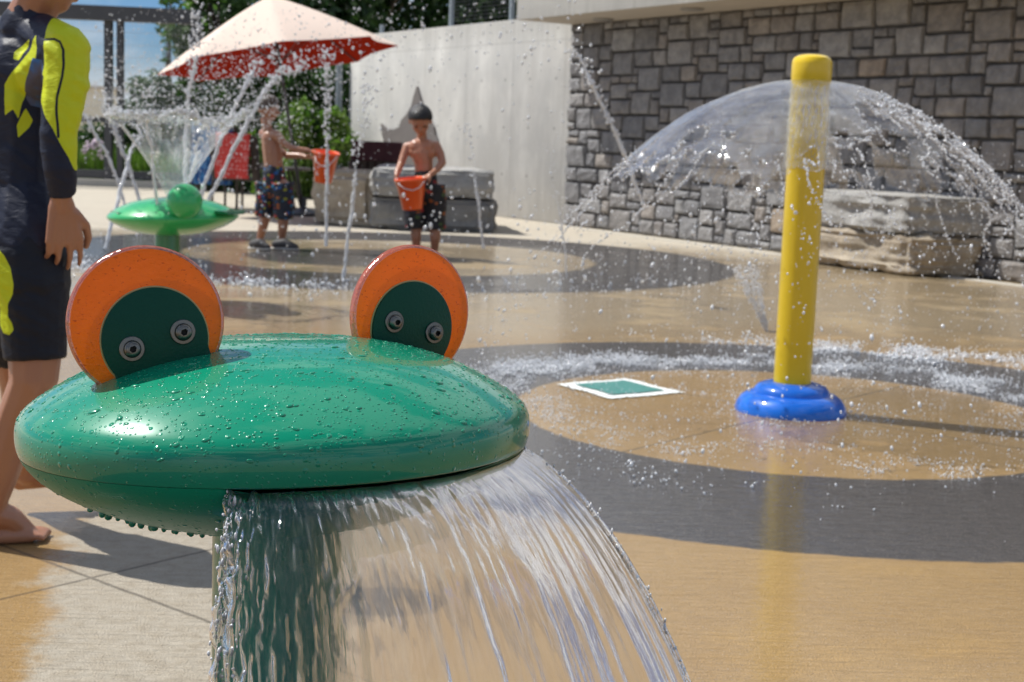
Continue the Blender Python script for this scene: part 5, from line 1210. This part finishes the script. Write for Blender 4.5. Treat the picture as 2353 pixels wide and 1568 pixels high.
jet('water jet rising from the wet ground left of the turtle spout, leaning right', [(243, 572), (276, 440), (308, 329), (330, 262)], [11.0, 11.2, 11.4, 11.5], .014, .2, 80, seed=3)
jet('water jet rising in front of the left half of the water funnel', [(362, 470), (348, 352), (336, 249), (330, 180)], [8.0]*4, .008, .25, 90, seed=4)
jet('tall water jet right of the funnel axis, reaching the left end of the umbrella', [(428, 430), (427, 302), (436, 210), (447, 120), (462, 15)], [10.6]*5, .013, .30, 150, seed=5)
jet('slanted water jet just right of the turtle head', [(437, 418), (446, 372), (456, 330), (468, 285)], [9.6]*4, .010, .3, 50, seed=6)
jet('longer of two parallel jets arching right, passing the blue towel', [(455, 465), (509, 319), (562, 201), (597, 148), (636, 108)], [11.2, 11.2, 11.3, 11.4, 11.5], .0145, .16, 150, seed=7)
jet('lower of two parallel jets arching right, passing the red towel', [(475, 468), (558, 299), (615, 207), (655, 165), (700, 138)], [11.0, 11.0, 11.1, 11.2, 11.3], .0145, .16, 170, seed=8)
jet('straight vertical water jet rising in front of the held out orange bucket', [(750, 566), (751, 346), (752, 220), (753, 105)], [11.7]*4, .0125, .45, 240, seed=9)
jet('water jet between the two boys, standing nearest the big orange eyes', [(789, 640), (805, 500), (820, 380), (835, 262), (846, 190)], [9.9]*5, .0105, .42, 170, seed=10)
jet('thin water jet in front of the right end of the stone seat', [(1111, 572), (1096, 450), (1082, 350), (1070, 270)], [11.9]*4, .011, .4, 90, seed=11)
jet('stream of drops falling diagonally across the edge of the stone wall', [(1478, 470), (1430, 345), (1375, 222), (1318, 120)], [9.4]*4, .0115, .0, 160, seed=12)
jet('faint vertical jet in front of the corner of the two walls', [(1303, 640), (1290, 520), (1272, 400), (1262, 300)], [9.9]*4, .0045, .5, 120, seed=13)
# small ground spray cone behind the yellow post
A0 = gz(1762, 763); T0 = at(1712, 612, A0.y+.1); K = 900; t = rng.random(K)**.8; a = rng.uniform(-PI, PI, K); R_ = (.008+.062*t)*rng.uniform(.5, 1.15, K)
P = np.array(A0)+(np.array(T0)-np.array(A0))*t[:, None]+np.stack([R_*np.cos(a), R_*np.sin(a), .25*R_*np.cos(a)], -1); P[:, 2] = np.maximum(P[:, 2], .004)
tag(link('ground_spray', drops_mesh(P, rng.uniform(.0018, .0042, K), rng.uniform(1, 2.5, K), np.tile(np.array(T0-A0), (K, 1))), M_drop), 'small cone of spray rising from the paving behind the yellow post', 'spray', kind='stuff')
# loose drops in the air, thrown by the jets
def airborne(name, label, K, x0, x1, y0, y1, ya, yb, rs, seed, fn=None):
    r_ = np.random.default_rng(seed); P = []; R_ = []
    while len(P) < K:
        x, y, Y_ = r_.uniform(x0, x1), r_.uniform(y0, y1), r_.uniform(ya, yb)
        if fn and r_.random() > fn(x, y): continue
        p = at(x, y, Y_)
        if p.z < .02: continue
        P.append(tuple(p)); R_.append(r_.choice(rs, p=[.45, .33, .16, .06])*r_.uniform(.8, 1.2))
    tag(link(name, drops_mesh(np.array(P), R_, r_.uniform(1, 1.9, K), r_.normal(size=(K, 3))*[.3, .3, 1]), M_drop), label, 'water drops', kind='stuff')
gau = lambda x, c, s_: math.exp(-((x-c)/s_)**2)
airborne('jet_spray', 'fine spray drifting over the jets in front of the umbrella', 1700, 190, 900, 20, 420, 9.5, 13.0, [.0024, .0036, .005, .0075], 91, lambda x, y: .15+.85*gau(x, 560, 200)*gau(y, 190, 120))
airborne('high_drops', 'scattered drops high in front of the concrete wall', 420, 640, 1340, -10, 330, 9.5, 12, [.004, .006, .009, .012], 92, lambda x, y: .25+.75*gau(y-(70+.0004*(x-1000)**2), 0, 60))
airborne('drifting_drops', 'scattered drops drifting in front of the stone wall and bench', 2300, 1250, 2353, 330, 800, 4.6, 9.0, [.0012, .002, .0030, .0048], 93, lambda x, y: .35+.65*gau(x, 2050, 350)*gau(y, 560, 180))
airborne('low_drops', 'drops pattering over the wet paving round the boys', 700, 420, 1750, 420, 720, 8.0, 12, [.003, .005, .008, .012], 94)
